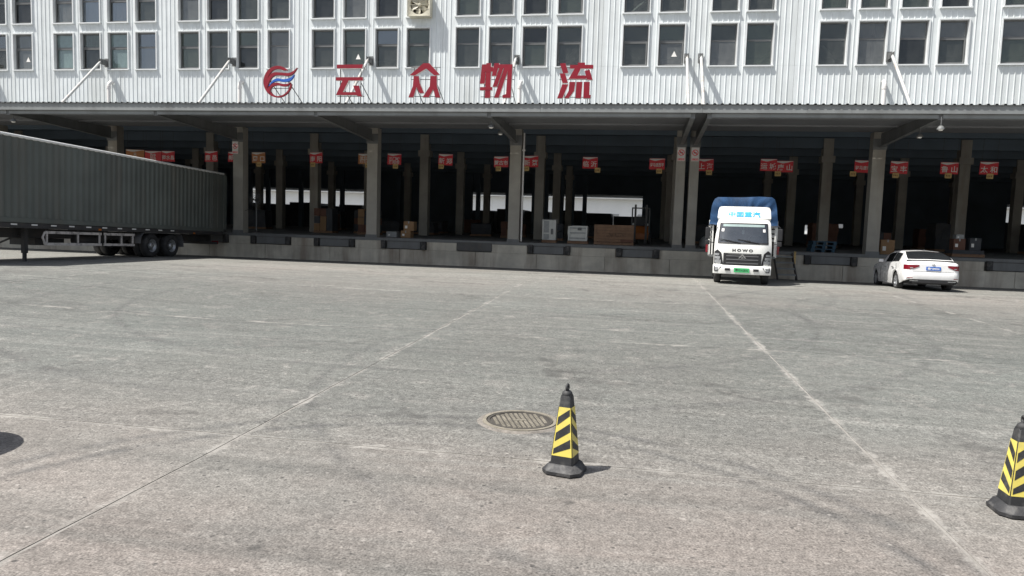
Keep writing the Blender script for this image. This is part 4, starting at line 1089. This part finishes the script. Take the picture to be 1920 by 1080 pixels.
b = MB(); b.box(-WID-.055, -WID-.012, -1.20, -.02, .12, HGT-.1); CP('door', b, 'container')

trl = thing('semi_trailer', 'dark semi trailer chassis on landing legs carrying the grey container', 'semi trailer', (TX, TYR-.34, TZ+.01))
trl.rotation_euler = (TP, 0, 0)
def TPt(name, b, mm, par=trl, **kw): return b.build(name, M[mm], par, k=1, **kw)
for x in (-.03, -WID+.03):
    b = MB(); b.box(x-.035, x+.035, -13.6, .2, -.17, -.018); rail = TPt('side_rail', b, 'chassis')
    if x > -1:
        y = -13.4
        while y < -3.2:
            b = MB(); b.box(x+.036, x+.041, y, y+.24, -.085, -.04); TPt('reflector_strip', b, 'reflector', rail); y += .80
        for y in (-13.2, -8, -2.2):
            b = MB(); b.box(x+.036, x+.06, y, y+.12, -.165, -.10); TPt('marker_lamp', b, 'lamp_amber', rail)
for x in (-.75, -WID+.75):
    b = MB(); b.box(x-.07, x+.07, -13.6, .1, -.50, -.18); TPt('main_beam', b, 'chassis')
for i in range(14):
    b = MB(); y = -12.4+.92*i; b.box(-WID+.066, -.066, y, y+.09, -.17, -.03); TPt('cross_member', b, 'chassis')
b = MB(); b.box(-WID+.1, -.1, -.22, -.12, -.62, -.50); bmp = TPt('rear_bumper', b, 'chassis')
for x in (-.5, -WID+.5):
    b = MB(); b.box(x-.05, x+.05, -.21, -.13, -.498, -.172); TPt('bumper_stay', b, 'chassis', bmp)
for x in (-.25, -WID+.25):
    b = MB(); b.box(x-.16, x+.16, -.115, -.07, -.6, -.45); TPt('tail_lamp', b, 'lamp_red', bmp)
def twheel(y, x, outer):
    w = MB(); R0 = .485
    w.lathe([(.27, .0), (.40, -.015), (R0-.02, .01), (R0, .05), (R0, .21), (R0-.02, .25), (.40, .275), (.27, .26)], (x, y, -.70), 'x', 36, close=True)
    w = TPt('wheel', w, 'tyre', smooth=45)
    q = MB(); s_ = 1 if outer > 0 else -1
    f = (x+.20) if outer > 0 else (x+.06)
    q.lathe([(.27, .05*s_), (.255, .0), (.20, -.06*s_), (.13, -.08*s_), (.125, .03*s_), (.09, .06*s_), (0, .065*s_)], (f, y, -.70), 'x', 28); TPt('rim', q, 'rim', w, smooth=50)
    if outer > 0:
        for i in range(8):
            a = 2*math.pi*i/8; q = MB(); q.tube([(f-.09, y+.165*math.cos(a), -.70+.165*math.sin(a)), (f-.04, y+.165*math.cos(a), -.70+.165*math.sin(a))], .016, 6); TPt('wheel_nut', q, 'chassis', w)
for y in (-3.65, -4.92):
    for x, o in ((-.29, 1), (-.60, 0), (-WID+.34, 0), (-WID+.03, -1)): twheel(y, x, o)
    b = MB(); b.tube([(-WID+.3, y, -.70), (-.3, y, -.70)], .07, 10); TPt('axle', b, 'chassis')
    b = MB(); b.box(-.76, -.68, y-.5, y+.5, -.58, -.52); TPt('leaf_spring', b, 'chassis')
b = MB(); arc = [(-5.70, -.62), (-5.66, -.36), (-5.50, -.20), (-5.2, -.185), (-3.3, -.185), (-3.05, -.24), (-2.93, -.45), (-2.90, -.75)]
for (y0, z0), (y1, z1) in zip(arc, arc[1:]): b.bar((-.16, y0, z0), (-.16, y1, z1), .34, .014)
TPt('mudguard', b, 'grille_grey')
def guard(y0, y1):
    b = MB(); b.box(-.10, -.06, y0, y1, -.335, -.245); g = TPt('side_guard', b, 'guard_white')
    b = MB(); b.box(-.10, -.06, y0, y1, -.73, -.64); TPt('guard_rail', b, 'guard_white', g)
    for y in (y0+.04, (y0*.45+y1*.55), y1-.12):
        b = MB(); b.box(-.101, -.058, y, y+.05, -.64, -.335); TPt('guard_post', b, 'guard_white', g)
        b = MB(); b.box(-.18, -.102, y, y+.05, -.6, -.18); TPt('guard_bracket', b, 'chassis', g)
guard(-10.35, -7.75); guard(-7.62, -5.95)
b = MB(); b.tube([(-.08, -10.36, -.28), (-.08, -10.46, -.45), (-.08, -10.36, -.70)], .035, 8); TPt('guard_end', b, 'guard_white')
b = MB(); b.tube([(-.62, -8.4, -.55), (-.62, -7.2, -.55)], .2, 16); TPt('air_tank', b, 'chassis', smooth=50)
b = MB(); b.box(-1.9, -.9, -9.9, -8.6, -.75, -.51); TPt('tool_box', b, 'chassis')
for x in (-.42, -WID+.42):
    b = MB(); b.box(x-.07, x+.07, -10.90, -10.76, -1.0, -.18); lg = TPt('landing_leg', b, 'chassis')
    b = MB(); b.box(x-.045, x+.045, -10.875, -10.785, -1.34, -1.001); TPt('inner_leg', b, 'chassis', lg)
    b = MB(); b.hexa([(x-.15, -10.97, -1.40), (x+.15, -10.97, -1.40), (x+.15, -10.69, -1.40), (x-.15, -10.69, -1.40)], [(x-.10, -10.92, -1.341), (x+.10, -10.92, -1.341), (x+.10, -10.74, -1.341), (x-.10, -10.74, -1.341)]); TPt('foot', b, 'chassis', lg)
b = MB(); b.bar((-.42, -10.83, -.3), (-WID+.42, -10.83, -.95), .05, .05); TPt('leg_brace', b, 'chassis')

# ------------------------------------------------------------------ light truck (metres; x right, y towards the rear, z up)
trk = thing('light_truck', 'white light truck with a blue tarpaulin cover, backed to the dock facing the yard', 'truck', (3.10, 22.22, .185), R(-7))
def KP(name, b, mm, par=trk, k=1, **kw): return b.build(name, M[mm] if isinstance(mm, str) else mm, par, k=k, **kw)
HWC = .93
def cabw(z): return lerp([.36, .7, 1.3, 1.5, 2.1, 2.2], [HWC, HWC, HWC, HWC-.01, HWC-.06, HWC-.10], z)
def caby(z): return lerp([.36, .66, 1.07, 1.36, 1.42, 2.09, 2.18], [.07, .05, .04, .06, .085, .33, .43], z)
ZC = [.62, .80, 1.0, 1.15, 1.32, 1.40, 1.52, 1.68, 1.86, 2.08, 2.13, 2.17]
rows = []
NXC = 16
for z in ZC:
    w = cabw(z); y0 = caby(z); row = [(-w, 1.72, z), (-w, 1.2, z), (-w, y0+.30, z)]
    for i in range(NXC+1):
        u = -1+2*i/NXC; a = abs(u)
        row.append((w*u if a < .999 else w*u, y0+.16*a**5+.02*a*a, z))
    row += [(w, y0+.30, z), (w, 1.2, z), (w, 1.72, z)]
    rows.append(row)
b = MB()
n = len(rows[0])
b.v = [p for r_ in rows for p in r_]
for j in range(len(rows)-1):
    zc = (ZC[j]+ZC[j+1])/2
    for i in range(n-1):
        if 1.40 < zc < 2.08 and 3+1 <= i < 3+NXC-1: continue       # windscreen opening
        if 1.40 < zc < 2.08 and (i == 1 or i == n-3): continue       # door glass opening
        b.f.append((j*n+i, j*n+i+1, (j+1)*n+i+1, (j+1)*n+i)); b.mi.append(0)
top = rows[-1]; rt2 = [(p[0]*.93, min(1.70, max(.58, p[1]+.06)), 2.22) for p in top]
b.grid([top, rt2]); b.add(rt2, [tuple(range(len(rt2)))])
b.add([rows[k][0] for k in range(len(rows))] + [rows[k][-1] for k in range(len(rows))], [tuple(range(len(rows)))[::-1] + tuple(range(len(rows), 2*len(rows)))])
cab = KP('cab', b, 'truck_white', smooth=40)
# windscreen and its dark surround
def cabp(u, z, out): 
    w = cabw(z); a = abs(u); return (w*u, caby(z)+.16*a**5+.02*a*a-out, z)
zz = [1.40, 1.56, 1.72, 1.90, 2.08]; us = [-.875+1.75*i/16 for i in range(17)]
b = MB(); b.grid([[cabp(u, z, .004) for u in us] for z in zz]); ws = KP('windscreen', b, 'windscreen', smooth=60)
b = MB()
for z0, z1 in ((1.385, 1.44), (2.05, 2.095)): b.grid([[cabp(u, z, .008) for u in us] for z in (z0, z1)])
for u0, u1 in ((-.89, -.855), (.855, .89)): b.grid([[cabp(u, z, .0085) for u in (u0, u1)] for z in zz])
KP('windscreen_seal', b, 'black_plastic', cab)
b = MB(); b.grid([[cabp(u, z, .007) for u in us[1:-1]] for z in (1.97, 2.06)]); KP('sun_strip', b, 'curtain', ws)
for u0 in (.70, -.80):
    b = MB(); b.grid([[cabp(u, z, .0065) for u in (u0, u0+.09)] for z in (1.80, 1.90) ] ); KP('sticker', b, 'sign_white', ws)
for u0, u1 in ((-.1, -.62), (.55, .05)):
    b = MB(); p0, p1 = Vector(cabp(u0, 1.43, .03)), Vector(cabp(u1, 1.49, .03)); b.bar(p0, p1, .02, .02); b.bar(p1+Vector((.2, 0, -.01)), p1+Vector((-.22, .01, .05)), .015, .02); KP('wiper', b, 'black_plastic', ws)
# cab interior
b = MB(); b.box(-.82, .82, .52, .72, 1.18, 1.47); KP('dashboard', b, 'black_plastic', cab)
b = MB(); b.box(-.84, .84, 1.62, 1.66, 1.0, 2.1); KP('rear_panel', b, 'grille_grey', cab)
for x in (-.45, .45):
    b = MB(); b.box(x-.25, x+.25, 1.3, 1.45, 1.0, 1.75); b.box(x-.14, x+.14, 1.3, 1.42, 1.77, 1.95); KP('seat', b, 'steel_grey', cab, bevel=.04)
b = MB(); nq = 18
b.tube([(.42+.2*math.cos(2*math.pi*i/nq), .80-.07*math.sin(2*math.pi*i/nq), 1.53+.16*math.sin(2*math.pi*i/nq)) for i in range(nq+1)], .017, 6); KP('steering_wheel', b, 'black_plastic', cab)
b = MB(); b.tube([(0, .62, 1.98), (0, .60, 1.88)], .01, 5); b.box(-.04, .04, .58, .60, 1.72, 1.86); KP('hanging_charm', b, 'sign_white', cab)
for s_ in (-1, 1):
    b = MB(); b.add([(s_*(cabw(z)+.003), y, z) for y, z in ((.62, 1.41), (1.18, 1.41), (1.18, 2.07), (.80, 2.07))], [(0, 1, 2, 3) if s_ < 0 else (3, 2, 1, 0)]); KP('side_window', b, 'windscreen', cab)
    b = MB(); b.box(s_*(HWC+.002), s_*(HWC+.02), 1.05, 1.2, 1.1, 1.13); KP('door_handle', b, 'black_plastic', cab)
# front details
b = MB()
for (z0, z1, mm) in ((.665, 1.07, 0),): b.grid([[cabp(u, z, .012) for u in [-.66+1.32*i/12 for i in range(13)]] for z in (z0, .76, .9, z1)])
gr = KP('grille', b, 'black_plastic', cab)
for z in (.72, .84, .96):
    b = MB(); b.grid([[cabp(u, q, .02+.0*q) for u in [-.56+1.12*i/12 for i in range(13)]] for q in (z, z+.035)]); KP('grille_slat', b, 'grille_grey', gr)
b = MB(); b.grid([[cabp(u, q, .026) for u in [-.5+1.0*i/12 for i in range(13)]] for q in (1.035, 1.05)]); KP('chrome_strip', b, 'chrome', gr)
b = MB(); yb = caby(.9)-.020; b.prism([(-.13, .90), (-.08, .90), (0, .995), (.08, .90), (.13, .90), (.0, 1.06)], yb-.01, yb); b.prism([(-.05, .90), (.05, .90), (0, .955)], yb-.01, yb); KP('emblem', b, 'chrome', gr)
for s_ in (-1, 1):
    b = MB(); hl = [(.66, .675), (.985, .70), (.985, 1.10), (.88, 1.18), (.74, 1.07)]
    pts = [cabp(s_*u, z, .016) for u, z in hl]; b.add(pts, [tuple(range(5)) if s_ > 0 else tuple(reversed(range(5)))])
    ctr = cabp(s_*.8, .85, .016)
    hl_ = KP('headlight', b, 'black_plastic', cab)
    for (u0, u1, z0, z1) in ((.74, .965, .72, .83), (.78, .965, .86, .95), (.81, .965, .98, 1.05)):
        b = MB(); b.grid([[cabp(s_*u, z, .022) for u in ((u0, (u0+u1)/2, u1) if s_ > 0 else (u1, (u0+u1)/2, u0))] for z in (z0, z1)]); KP('lamp_lens', b, 'lamp_clear', hl_)
tb = text_mb('H O W O', .125, bold=.006); tb.v = [(x*1.25, 0, z) for x, y, z in tb.v]
moved(tb, 0, caby(1.15)-.004, 1.17); KP('brand_lettering', tb, 'black_print', cab)
b = MB(); br = []
for z, o in ((.355, -.02), (.37, .03), (.50, .055), (.63, .05), (.655, .02), (.66, -.04)):
    br.append([(u*(HWC+.012), .06+.13*abs(u)**5-o, z) for u in [-1+2*i/20 for i in range(21)]])
b.grid(br); b.box(-HWC, HWC, .22, .5, .38, .64); bmp = KP('bumper', b, 'truck_white', cab, smooth=50)
def bp(u, z, out): return (u*(HWC+.012), .06+.13*abs(u)**5-.055-out, z)
b = MB(); b.box(-.25, .25, -.012, -.004, .43, .575); pl_ = KP('number_plate', b, 'plate_green', bmp)
tb = moved(text_mb('豫PDA2836', .095, bold=.002, sx=.88), 0, -.0135, .502); KP('plate_characters', tb, 'black_print', pl_)
for x in (-.46, .46):
    b = MB(); b.box(x-.085, x+.085, -.006, .01, .475, .555); KP('bumper_slot', b, 'black_plastic', bmp)
for s_ in (-1, 1):
    b = MB(); q = [(.70, .60), (.97, .60), (.95, .44), (.84, .44)]; pts = [bp(s_*u, z, .004) for u, z in q]; b.add(pts, [(0, 3, 2, 1) if s_ > 0 else (0, 1, 2, 3)]); fl = KP('fog_lamp', b, 'black_plastic', bmp)
    b = MB(); q = [(.80, .58), (.94, .58), (.92, .47), (.85, .47)]; pts = [bp(s_*u, z, .009) for u, z in q]; b.add(pts, [(0, 3, 2, 1) if s_ > 0 else (0, 1, 2, 3)]); KP('lamp_lens', b, 'lamp_clear', fl)
# roof fairing
b = MB(); rows = []
for z, w, y in ((2.19, .86, .62), (2.27, .88, .58), (2.55, .86, .74), (2.64, .83, .82), (2.67, .78, .95)):
    rows.append([(-w, 1.45, z)] + [(w*(-1+2*i/12), y+.14*abs(-1+2*i/12)**4, z) for i in range(13)] + [(w, 1.45, z)])
b.grid(rows); b.add(rows[-1], [tuple(range(15))]); b.add([p for r_ in rows for p in (r_[0],)]+[r_[-1] for r_ in rows], [(0, 1, 2, 3, 4, 9, 8, 7, 6, 5)])
fa = KP('roof_fairing', b, 'truck_white', cab, smooth=45)
tb = text_mb('中国重汽', .185, bold=.005, sx=1.0); tb.v = [(x*1.45, .598+.17/.25*.25*(z)/.25*.25, z) for x, y, z in tb.v]
tb.v = [(x, .575+.64*(z+.12)+.14*abs(x/.87)**4-.012, z+2.40) for x, y, z in tb.v]; KP('fairing_lettering', tb, 'cyan_print', fa)
# mirrors
for s_ in (-1, 1):
    b = MB(); b.tube([(s_*.88, .42, 2.0), (s_*1.10, .25, 2.02), (s_*1.17, .24, 1.95)], .018, 6); b.tube([(s_*.93, .40, 1.40), (s_*1.12, .26, 1.42)], .016, 6); ar = KP('mirror_arm', b, 'black_plastic', cab)
    b = MB(); b.box(s_*1.09, s_*1.25, .20, .27, 1.52, 1.93); KP('mirror', b, 'black_plastic', cab, bevel=.03)
    b = MB(); b.box(s_*1.09, s_*1.24, .20, .27, 1.33, 1.49); KP('mirror', b, 'black_plastic', cab, bevel=.03)
# cargo bed, stake sides and tarpaulin
BW = 1.15; Y0, Y1 = 1.95, 5.75
b = MB(); b.box(-BW, BW, Y0, Y1, .86, .94); bed = KP('cargo_bed', b, 'steel_grey')
for s_ in (-1, 1):
    b = MB(); b.box(s_*(BW-.03), s_*BW, Y0+.02, Y1, .942, 1.46); KP('side_board', b, 'truck_white', bed)
    for i in range(7):
        b = MB(); y = Y0+.06+.6*i; b.box(s_*(BW+.001), s_*(BW+.04), y, y+.06, .90, 2.2); KP('stake', b, 'truck_white', bed)
    for z in (1.55, 1.72, 1.90, 2.08):
        b = MB(); b.box(s_*(BW-.03), s_*(BW-.002), Y0+.02, Y1, z, z+.06); KP('stake_rail', b, 'truck_white', bed)
    b = MB(); b.box(s_*(BW+.045), s_*(BW+.12), Y0+.02, Y0+.10, 1.02, 1.34); KP('side_marker', b, 'lamp_red', bed)
for i in range(9):
    b = MB(); x = -BW+.08+.27*i; b.box(x, x+.05, Y0, Y0+.04, .942, 2.25); KP('headboard_bar', b, 'truck_white', bed)
b = MB(); rows = []
ta = random.Random(9)
NYT = 28
prof = []
for a, z in ((0, 2.02), (.01, 2.2), (.03, 2.45), (.06, 2.70), (.10, 2.86), (.16, 2.97), (.26, 3.03), (.7, 3.055)): prof.append((-BW-.03+a, z))
prof += [(0, 3.065)] + [(-x, z) for x, z in prof[::-1]]
def crump(p, amp): q = mnoise.noise_vector(Vector(p)*2.6)*amp + mnoise.noise_vector(Vector(p)*7)*amp*.4; return (p[0]+q.x, p[1]+q.y, p[2]+q.z)
for j in range(NYT+1):
    y = Y0-.05+(Y1-Y0+.1)*j/NYT
    hoop = .025*abs(math.sin(math.pi*(y-Y0)/.76))
    rows.append([crump((x, y, z-(hoop if z > 2.6 else 0)), .05) for x, z in prof])
b.grid([r_[::-1] for r_ in rows])
for jj, sgn in ((0, 1), (NYT, -1)):          # gathered end flaps
    edge = rows[jj]; c_ = len(edge)
    fine = []
    for i in range(c_-1):
        for q in range(4): fine.append(tuple(edge[i][d]+(edge[i+1][d]-edge[i][d])*q/4 for d in range(3)))
    fine.append(edge[-1]); st = []
    for ring in range(11):
        f = 1-ring/10
        row = []
        for i, p in enumerate(fine):
            a = math.atan2(p[2]-2.3, p[0]); fold = (.5+.5*math.sin(a*17+2.1*mnoise.noise(Vector((a*3, ring*.2, 1)))))*.065*min(1, ring/2.5)*f + .05*mnoise.noise(Vector((p[0]*f*3, p[2]*2, 5)))*(ring > 0)
            row.append((p[0]*f, p[1]-sgn*fold-.02*sgn*(ring > 0), 2.02+(p[2]-2.02)*(f if ring < 10 else 0)))
        st.append(row)
    b.grid(st if sgn > 0 else [r_[::-1] for r_ in st])
tp_ = KP('tarpaulin', b, 'tarp_blue', trk, smooth=50)
for y in (2.6, 3.5, 4.4, 5.2):
    b = MB(); b.tube([(x*1.012, y, z+.012) for x, z in prof], .012, 5); KP('tie_rope', b, 'chassis', tp_)
# chassis and wheels
for x in (-.38, .38):
    b = MB(); b.box(x-.04, x+.04, .5, 5.7, .60, .82); KP('chassis_rail', b, 'chassis')
def kwheel(x, y, r, w, s_):
    b = MB(); b.lathe([(r*.58, 0), (r*.8, -.012), (r-.015, .008), (r, .035), (r, w-.035), (r-.015, w-.008), (r*.8, w+.012), (r*.58, w)], (x, y, r), 'x', 30, close=True); wh = KP('wheel', b, 'tyre', smooth=45)
    b = MB(); f = x+w*.75 if s_ > 0 else x+w*.25; b.lathe([(r*.58, .03*s_), (r*.5, -.02*s_), (r*.2, -.03*s_), (r*.18, .03*s_), (0, .035*s_)], (f, y, r), 'x', 24); KP('rim', b, 'rim', wh, smooth=50)
for s_ in (-1, 1):
    kwheel(-.90 if s_ < 0 else .68, .95, .38, .22, s_)
    kwheel(-1.0 if s_ < 0 else .78, 4.15, .38, .22, s_)
    b = MB(); b.box(s_*.93, s_*.62, 1.40, 1.46, .25, .62); KP('mud_flap', b, 'rubber')
b = MB(); b.tube([(-.7, .95, .38), (.7, .95, .38)], .05, 8); b.tube([(-.7, 4.15, .38), (.7, 4.15, .38)], .07, 8); KP('axle', b, 'chassis')
b = MB(); b.box(-.7, .7, .25, 1.3, .45, .62); KP('under_tray', b, 'chassis')
b = MB(); b.box(.5, 1.0, 2.3, 3.2, .45, .80); KP('battery_box', b, 'chassis', bevel=.03)

# ------------------------------------------------------------------ white saloon car (metres; y forward, origin under the middle of the rear axle)
car = thing('saloon_car', 'white saloon car parked nose in at the dock, seen from behind', 'car', (8.62, 23.75, .165), R(-3.5))
car.rotation_euler = (R(-1.6), 0, R(-3.5))
def AP(name, b, mm, par=car, **kw):
    b.v = [(x, y, z*.94) for x, y, z in b.v]
    return b.build(name, M[mm], par, k=1, **kw)
WB = 2.65; RW = .315
def belt(y): return lerp([-1.05, -.9, -.5, 0, 1, 2.2, 3.0, 3.45, 3.6], [.93, .985, 1.0, .985, .955, .93, .86, .76, .66], y)
def hwid(y): return lerp([-1.03, -1.0, -.92, -.75, -.4, .3, 1.5, 2.4, 3.0, 3.35, 3.5, 3.58], [.66, .745, .815, .865, .89, .90, .90, .89, .87, .80, .70, .55], y)
def deck(y): return lerp([-1.03, -.98, -.85, -.55, -.45, 2.0, 2.6, 3.1, 3.4, 3.58], [.96, 1.035, 1.065, 1.075, 1.07, 1.02, .97, .88, .78, .66], y)
ys = sorted(set([round(-1.03+.02*i, 3) for i in range(6)] + [round(-.92+.06*i, 3) for i in range(76)] + [3.58]))
def zbot(y):
    z = lerp([-1.03, -.9, -.45, .5, 2.2, 3.1, 3.58], [.42, .36, .24, .20, .20, .22, .30], y)
    for yc in (0, WB):
        d = abs(y-yc)
        if d < .385: z = max(z, .315+math.sqrt(.385**2-d*d)*.98)
    return z
rows = []
for y in ys:
    w = hwid(y); zb = zbot(y); bl = min(belt(y), deck(y)-.02); dk_ = deck(y)
    zs = .64
    half = [(w-.035, zb), (w-.008, max(zb+.02, .36)), (w, max(zb+.03, .55)), (w, max(zb+.04, zs)), (w-.012, max(zb+.05, .72)), (w-.022, max(zb+.06, .82)), (w-.045, bl), (w-.11, bl+.6*(dk_-bl)), (w*.6, dk_-.004), (w*.25, dk_+.006), (0, dk_+.008)]
    row = [(-x, y, z) for x, z in half] + [(x, y, z) for x, z in half[-2::-1]]
    rows.append(row)
b = MB(); b.grid([r_[::-1] for r_ in rows])
def cap(row, rev):
    n = len(row); h = n//2; vs = list(row); fs = []
    for i in range(h): 
        q = (i, i+1, n-2-i, n-1-i) if n-2-i > i+1 else (i, i+1, n-1-i)
        fs.append(q[::-1] if rev else q)
    b.add(vs, fs)
cap(rows[0], False); cap(rows[-1], True)
body = AP('body', b, 'car_white', smooth=38)
# greenhouse
GH = [(-.62, 1.06, .62, 1.06), ]
def roofz(y): return lerp([-.70, -.35, .05, .5, 1.0, 1.4, 1.75, 2.1], [1.09, 1.27, 1.405, 1.455, 1.46, 1.43, 1.33, 1.06], y)
gy_ = [-.66, -.5, -.35, -.15, .05, .25, .5, .75, 1.0, 1.2, 1.4, 1.6, 1.75, 1.9, 2.05]
rows = []
for y in gy_:
    zr = roofz(y); zb = max(belt(y), .9)-.005; wr = lerp([-.66, .05, 1.0, 2.05], [.66, .60, .61, .67], y); wb = hwid(y)-.06
    wb = lerp([-.66, -.2, 2.05], [.74, .81, .80], y)
    hgt = max(zr-zb, .02)
    f = min(1, hgt/.45)
    wt = wb + (wr-wb)*f
    half = [(wb, zb), (wb+(wt-wb)*.5, zb+hgt*.45), (wt, zb+hgt*.86), (wt-.05, zb+hgt*.955), (wt*.6, zr-.005), (wt*.25, zr+.012*f), (0, zr+.015*f)]
    rows.append([(-x, y, z) for x, z in half] + [(x, y, z) for x, z in half[-2::-1]])
b = MB(); b.grid([r_[::-1] for r_ in rows]); AP('roof', b, 'car_white', body, smooth=40)
def gpt(y, i, out):      # interpolated point on the greenhouse skin
    k = 0
    while k < len(gy_)-2 and y > gy_[k+1]: k += 1
    f = (y-gy_[k])/(gy_[k+1]-gy_[k]); A, B = rows[k], rows[k+1]
    j = int(min(i, len(A)-1.001)); g = i-j
    p = [Vector(A[j]).lerp(Vector(A[j+1]), g), Vector(B[j]).lerp(Vector(B[j+1]), g)]
    q = p[0].lerp(p[1], f); return q
n = len(rows[0])
# rear screen: patch on the sloping back between y=-.60 and .12
b = MB(); g = []
for y in (-.615, -.5, -.35, -.15, .05, .12):
    g.append([tuple(gpt(y, i, 0)+Vector((0, -.006, .010))) for i in [2.65, 3, 3.5, 4, 4.5, 5, 5.5, 6, 6.5, 7, 7.5, 8, 8.5, 9, 9.35]])
b.grid([r_[::-1] for r_ in g]); AP('rear_screen', b, 'dark_glass', body, smooth=60)
b = MB(); g = []
for y in (1.45, 1.6, 1.75, 1.9, 2.03): g.append([tuple(gpt(y, i, 0)+Vector((0, .006, .010))) for i in [2.65, 3, 4, 5, 6, 7, 8, 9, 9.35]])
b.grid([r_[::-1] for r_ in g]); AP('windscreen', b, 'dark_glass', body, smooth=60)
for s_ in (-1, 1):
    for y0, y1, in ((-.02, .78), (.84, 1.62)):
        b = MB(); g = []
        for k in range(7):
            y = y0+(y1-y0)*k/6; row = []
            top = 1.86
            for i in (.18, .8, 1.4, top):
                ii = i if s_ < 0 else n-1-i
                row.append(tuple(gpt(y, ii, 0)+Vector((s_*.006, 0, 0))))
            if y0 < 0 and k == 0: row = [tuple(Vector(q)+Vector((0, .14*(m_/3), 0))) for m_, q in enumerate(row)]
            g.append(row)
        b.grid(g if s_ > 0 else [r_[::-1] for r_ in g]); AP('side_window', b, 'dark_glass', body, smooth=60)
    b = MB(); b.box(s_*.90, s_*1.06, 1.50, 1.62, .97, 1.09); AP('wing_mirror', b, 'car_white', body, bevel=.03)
    for y in (.22, 1.12):
        b = MB(); b.box(s_*.893, s_*.915, y, y+.18, .80, .83); AP('door_handle', b, 'chrome', body)
    b = MB(); b.box(s_*.894, s_*.902, .83, .838, .30, .95); b.box(s_*.893, s_*.901, 1.85, 1.858, .32, .92); b.box(s_*.893, s_*.901, -.10, -.092, .72, .95); AP('door_gap', b, 'black_print', body)
# wheels with five spokes, dark wells
for yc in (0, WB):
    for s_ in (-1, 1):
        b = MB(); x0 = s_*.86; w = -.20*s_
        r = RW; b.lathe([(r*.66, 0), (r*.85, .006*s_), (r-.01, -.01*s_), (r, -.03*s_), (r, w+.03*s_), (r-.01, w+.01*s_), (r*.66, w)], (x0, yc, r), 'x', 32, close=True)
        if s_ > 0: b.f = [f[::-1] for f in b.f]
        wh = AP('wheel', b, 'tyre', smooth=45)
        b = MB(); b.lathe([(r*.67, -.005*s_), (r*.62, -.02*s_), (r*.60, -.08*s_)], (x0, yc, r), 'x', 28); 
        for i in range(5):
            a = 2*math.pi*i/5+.3
            b.bar((x0-.03*s_, yc, r), (x0-.022*s_, yc+r*.63*math.cos(a), r+r*.63*math.sin(a)), .055, .02)
        b.lathe([(0, 0), (.05, -.005*s_), (.06, -.03*s_)], (x0-.008*s_, yc, r), 'x', 14); AP('rim', b, 'rim', wh, smooth=40)
        b = MB(); b.disc((x0-.10*s_, yc, r), r*.62, 'x', 20); b.f = b.f+[b.f[0][::-1]]; b.mi = [0, 0]; AP('brake_disc', b, 'steel_dark', wh)
b = MB(); b.box(-.70, .70, -.88, 3.4, .24, .62); b.box(-.62, .62, -.95, -.881, .26, .5); AP('underbody', b, 'black_plastic', body)
for x in (-.66, .66):
    b = MB()
    for yc in (0, WB): b.box(x-.10, x+.10, yc-.40, yc+.40, .25, .72)
    AP('wheel_well', b, 'black_plastic', body)
# tail: lamps, plate, seams, bumper
def tail(x, z, out=0):       # point on the rear face at lateral x, height z
    ax = abs(x)+.012; y = -1.03; q = -1.03
    while q < -.3 and hwid(q) < ax: q += .004
    y = q
    return (x, y-out, z)
for s_ in (-1, 1):
    b = MB(); xs = [.43, .52, .62, .70, .76, .81, .845]
    rowsT = [[], []]
    for x in xs:
        f = (x-.43)/(.845-.43)
        zt = .925-.0*f; zl = .875-.115*min(1, f*1.7)
        rowsT[0].append(tail(s_*x, zl, .014)); rowsT[1].append(tail(s_*x, zt, .014))
    b.grid(rowsT if s_ > 0 else [r_[::-1] for r_ in rowsT]); tl = AP('tail_lamp', b, 'lamp_red', body)
    b = MB(); b.grid([[tail(s_*x, z, .019) for x in ((.62, .67, .71) if s_ > 0 else (.71, .67, .62))] for z in (.80, .83)]); AP('reversing_lens', b, 'lamp_clear', tl)
    b = MB(); b.grid([[tail(s_*x, z, .030) for x in ((.45, .58, .70) if s_ > 0 else (.70, .58, .45))] for z in (.345, .375)]); AP('exhaust_trim', b, 'chrome', body)
b = MB(); b.box(-.22, .22, -1.052, -1.04, .745, .875); pl_ = AP('number_plate', b, 'plate_blue', body)
tb = moved(text_mb('豫P·0M326', .088, bold=.002, sx=.9), 0, -1.0535, .81); AP('plate_characters', tb, 'sign_white', pl_)
b = MB(); b.lathe([(.045, 0), (.045, -.008), (.034, -.008), (.034, 0)], (0, -1.038, .945), 'y', 24); b.bar((-.028, -1.044, .962), (0, -1.044, .918), .006, .006); b.bar((.028, -1.044, .962), (0, -1.044, .918), .006, .006); AP('emblem', b, 'chrome', body)
b = MB(); b.grid([[tail(x, z, .004) for x in [-.62+1.24*i/10 for i in range(11)]] for z in (.695, .703)]); AP('boot_gap', b, 'black_print', body)
# bumper with dark lower insert
b = MB(); rb_ = []
for z, o in ((.40, -.03), (.42, .015), (.50, .035), (.60, .035), (.655, .025), (.665, -.02)):
    rb_.append([(x, tail(x, z)[1]-o, z) for x in [-.86, -.83, -.78, -.7, -.6, -.4, -.2, 0, .2, .4, .6, .7, .78, .83, .86]])
b.grid(rb_); AP('rear_bumper', b, 'car_white', body, smooth=50)
b = MB(); b.grid([[(x, tail(x, .4)[1]-o, z) for x in [-.62+1.24*i/10 for i in range(11)]] for z, o in ((.28, .0), (.30, .02), (.40, .024), (.405, -.02))]); AP('diffuser', b, 'black_plastic', body)
for s_ in (-1, 1):
    b = MB(); b.grid([[(s_*x, tail(x, .46)[1]-.037, z) for x in ((.62, .70, .77) if s_ > 0 else (.77, .70, .62))] for z in (.455, .475)]); AP('reflector', b, 'lamp_red', body)
b = MB(); b.prismx([(.02, 1.455), (.18, 1.455), (.06, 1.50)], -.015, .015); AP('roof_antenna', b, 'black_plastic', body)
